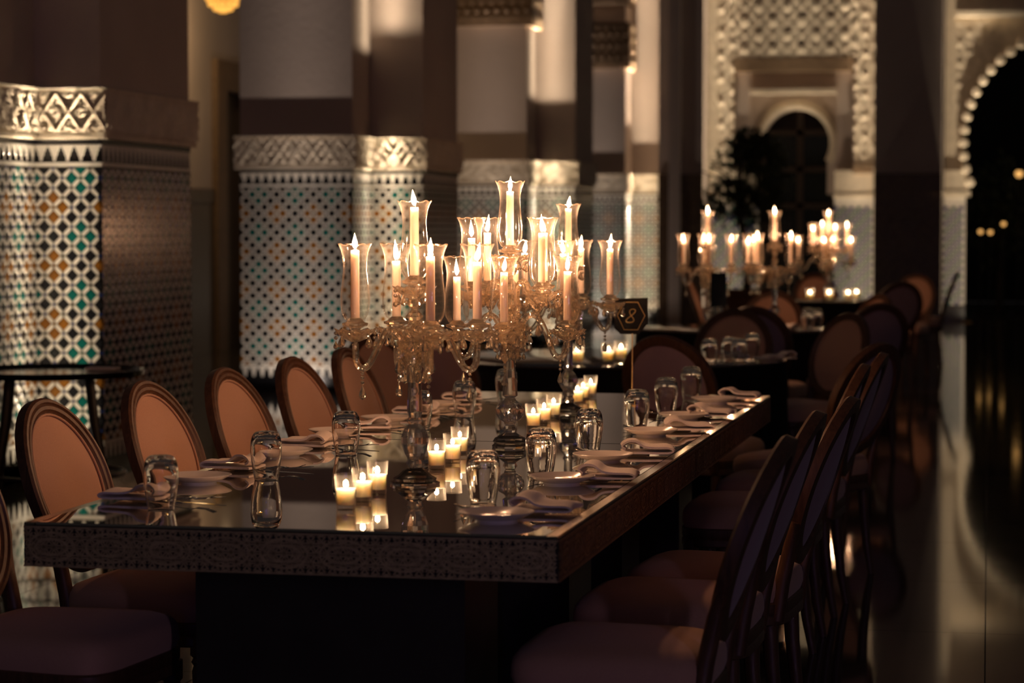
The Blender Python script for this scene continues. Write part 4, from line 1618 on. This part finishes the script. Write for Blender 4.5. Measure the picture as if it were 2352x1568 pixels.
round_table(-1.82, 11.75, 0.86, 'round table under a black cloth just beyond the mirrored table')
for k, (x, y) in enumerate([(-1.88, 11.12), (-1.74, 11.16), (-1.72, 11.42)]):
    votive(x, y, .75, ['outer votive candle on the nearer round table', 'inner votive candle on the nearer round table', 'rear votive candle on the nearer round table'][k], 'votive candles on the round tables', None, 1.25)
for k, (x, y) in enumerate([(-1.27, 11.20), (-1.20, 11.42), (-1.14, 11.28), (-1.13, 11.80)]):
    far_tumbler(x, y, .75, 'upturned tumbler, %s of four clustered on the nearer round table' % ORD[k])
far_plate(-1.02, 11.50, .75, 'white plate by the rim of the nearer round table')
far_plate(-1.36, 11.02, .75, 'white plate behind the tumblers on the nearer round table')
far_napkin(-0.98, 11.62, .76, .4, 'folded napkin nearest the rim of the nearer round table')
far_napkin(-1.20, 11.62, .76, 2.0, 'folded napkin behind the tumblers on the nearer round table', 1)

round_table(-1.58, 15.25, 0.62, 'round table under a black cloth, second beyond the mirrored table')
CW2 = 1.5
candelabrum(-1.71, 14.95, .75, 'crystal candelabrum with a single tall flame behind the number card', {'name': 'the candelabrum behind the number card', 'arms': ['the arm toward the viewer', 'the open-floor-side arm', 'the rear arm', 'the pillar-side arm']},
            'column', CAMROT, [(.402, .285, .372, [(268, .150), (10, .150), (95, .150), (178, .150)])], .545, 'crystal candelabra on the round tables', 6, CW2, [.140, .140, .140, .140, .168])
candelabrum(-1.33, 15.35, .75, 'crystal candelabrum on the second round table, before the olive tree', {'name': 'the candelabrum before the olive tree', 'arms': ['the wide pillar-side arm', 'the open-floor-side arm', 'the near pillar-side arm', 'the rear pillar-side arm']},
            'glass', CAMROT, [(.402, .285, .372, [(190, .175), (340, .105), (225, .170), (140, .160)])], .545, 'crystal candelabra on the round tables', 6, CW2, [.125, .155, .155, .140, .168])
for k, (x, y) in enumerate([(-1.52, 14.82), (-1.40, 14.86), (-1.46, 15.05)]):
    votive(x, y, .75, ['outer votive candle on the second round table', 'inner votive candle on the second round table', 'rear votive candle on the second round table'][k], 'votive candles on the round tables', None, 1.3)
for k, (x, y) in enumerate([(-1.10, 15.08), (-1.06, 15.30), (-1.13, 15.52)]):
    far_tumbler(x, y, .75, 'upturned tumbler, %s of three on the second round table' % ORD[k])
far_plate(-1.22, 15.02, .75, 'white plate on the second round table')
far_napkin(-1.22, 14.86, .76, .7, 'folded napkin on the second round table')
n2 = thing('table_number', 'narrow dark table number card turned edge-on behind the card with the 8', 'sign', (-1.62, 14.75, .75), R(60))
put('stand', MB().lathe([(.0005, 0), (.03, 0), (.03, .004), (.004, .006), (.0018, .012), (.0018, .16)], 12).mesh('stand', 'gold'), n2)
put('card', MB().box(-.08, .08, -.003, .003, .15, .36).mesh('card', 'acrylic', False), n2)

round_table(-1.42, 21.35, 0.62, 'farthest round table under a black cloth, before the portal')
candelabrum(-1.36, 21.0, .75, 'farthest crystal candelabrum, a cluster of nine glowing flames', {'name': 'the farthest candelabrum', 'arms': ['the lower pillar-side arm', 'the lower near arm', 'the lower open-floor-side arm', 'the lower rear arm', 'the upper pillar-side arm',
            'the upper rear arm', 'the upper near arm', 'the upper open-floor-side arm']},
            'ball', CAMROT, [(.360, .262, .372, [(182, .26), (250, .16), (340, .20), (70, .18)]), (.470, .400, .468, [(165, .13), (110, .11), (295, .11), (10, .17)])], .574, 'crystal candelabra on the round tables', 4, 1.8,
            [.140, .140, .140, .140, .125, .168, .140, .155, .155])
for k, (x, y) in enumerate([(-1.50, 20.82), (-1.34, 20.85), (-1.18, 20.88), (-1.12, 21.1)]):
    votive(x, y, .75, 'glowing votive, %s of four at the foot of the farthest candelabrum' % ORD[k], 'votive candles on the round tables', None, 1.35)

# chairs around the round tables
G3 = 'oval-backed chairs around the round tables'
for (x, y, a, lab) in [
        (-1.215, 10.34, 70, 'dark plum oval chair back standing just beyond the number card'),
        (-2.30, 10.55, 75, 'dark oval chair back behind the middle candelabrum, at the nearer round table'),
        (-0.97, 12.52, 222, 'tan-lit oval chair on the open-floor side of the nearer round table'),
        (-1.40, 12.88, 262, 'brown-lit oval chair back facing the viewer behind the clustered tumblers'),
        (-1.28, 14.05, 85, 'dark oval chair back overlapping the brown-lit one behind the tumblers'),
        (-0.80, 14.72, 120, 'dark oval chair back just behind the tan-lit chair'),
        (-1.00, 16.14, 215, 'narrow tan-lit oval chair behind the dark-backed one by the open floor'),
        (-1.50, 16.55, 265, 'brown oval chair back behind the second round table'),
        (-1.72, 18.76, 6, 'orange-edged oval chair, first of three in a row toward the farthest round table'),
        (-1.88, 20.10, 4, 'orange-edged oval chair, second of three in a row toward the farthest round table'),
        (-2.28, 21.45, 0, 'orange-edged oval chair, third of three in a row toward the farthest round table'),
        (-1.50, 22.65, 290, 'gold-lit oval chair behind the farthest candelabrum, pillar side'),
        (-0.78, 22.68, 250, 'gold-lit oval chair behind the farthest candelabrum, toward the open floor'),
        (-0.86, 20.30, 118, 'oval chair before the farthest round table on its open-floor side'),
        (-0.66, 24.35, 181, 'dark oval chair silhouette before the archway jamb')]:
    chair(x, y, a, lab, G3)

# ------------------------------------------------------------------ olive tree by the portal
tr = thing('olive_tree', 'potted olive tree with a leaning trunk in front of the carved portal', 'tree', (-3.05, 31.0, 0), 0)
put('pot', MB().lathe([(.001, 0), (.24, 0), (.33, .5), (.36, .52), (.36, .58), (.31, .58), (.29, .5), (.001, .5)], 24).mesh('pot', 'terracotta', True, 40), tr)
put('trunk', MB().tube([(0, 0, .48), (.03, 0, .9), (-.04, .02, 1.3), (-.12, 0, 1.7), (-.1, 0, 2.1)], [.06, .05, .045, .04, .025], 8).mesh('trunk', 'bark'), tr)
rr_ = random.Random(3)
for k in range(8):
    a = k * .785 + rr_.uniform(-.2, .2)
    L = rr_.uniform(.45, .75)
    put('branch', MB().tube([(-.08, 0, 1.45 + .06 * k), (-.08 + L * .5 * math.cos(a), L * .5 * math.sin(a), 1.75 + .06 * k), (-.08 + L * math.cos(a), L * math.sin(a), 1.9 + .05 * k)], [.025, .017, .008], 6).mesh('branch', 'bark'), tr)
blobs = [((-.05, 0, 2.05), (.45, .4, .40)), ((.15, 0, 2.30), (.35, .3, .30)), ((-.25, 0, 1.70), (.35, .3, .30)), ((.15, 0, 1.65), (.35, .3, .30)), ((.02, 0, 2.40), (.28, .25, .22)), ((.30, 0, 2.0), (.25, .3, .35))]
fo = put('foliage', leaf_cloud(3000, blobs, .10, 5).mesh('foliage', 'leaf', False), tr)
fo['kind'] = 'stuff'

# ------------------------------------------------------------------ hanging brass lantern in the aisle
hl = thing('pendant_lamp', 'amber glass pendant lamp hanging at the top edge before the aisle wall', 'pendant lamp', (-7.79, 24.08, 3.60), 0)
put('bowl', MB().lathe([(.03, .03), (.10, .05), (.155, .11), (.16, .16), (.12, .24), (.05, .30), (.01, .32), (.006, 3.0)], 20).mesh('bowl', 'brass'), hl)
knob = MB().lathe([(.001, -.028), (.020, -.02), (.028, 0), (.020, .02), (.001, .028)], 10).mesh('glass_knob', 'amber_glow')
for ring, (rad, z, n) in enumerate([(.03, .015, 5), (.085, .035, 10), (.135, .08, 14), (.16, .135, 16)]):
    for k in range(n):
        a = 2 * math.pi * k / n
        put('glass_knob', knob, hl, (rad * math.cos(a), rad * math.sin(a), z))
point_light('pendant_light', hl, (0, -.0, -.06), 45.0, (1.0, .66, .34), .05)

# ------------------------------------------------------------------ assumed violet and blue light bars, unseen behind the viewer
def assumed_bar(x, y, rz, mat, label, w=.05):
    t = thing('led_light_bar', label, 'stage light', (x, y, 0), rz, 'stage light bars behind the viewer')
    put('tube', MB().box(-w, w, -.02, .02, .9, 2.5).mesh('tube', mat, False), t)
    put('housing', MB().box(-.07, .07, -.06, -.021, .85, 2.55).mesh('housing', 'dark_metal', False), t)
    for k in range(3):
        a = R(90 + 120 * k)
        put('leg', MB().tube([(0, -.04, .86), (.05 * math.cos(a), -.04 + .05 * math.sin(a), .6), (.4 * math.cos(a), -.04 + .4 * math.sin(a), 0)], .014, 8).mesh('leg', 'dark_metal'), t)


assumed_bar(2.6, -1.6, R(22), 'blue_led', 'tall violet stage light bar on a tripod, off to the open-floor side behind the viewer')  # assumed lamp, never in view, adds violet light to the chair backs
assumed_bar(0.35, -2.3, R(8), 'deep_blue_led', 'tall deep blue stage light bar on a tripod, straight behind the viewer', .02)  # assumed unseen lamp, added for blue glints in the tumblers
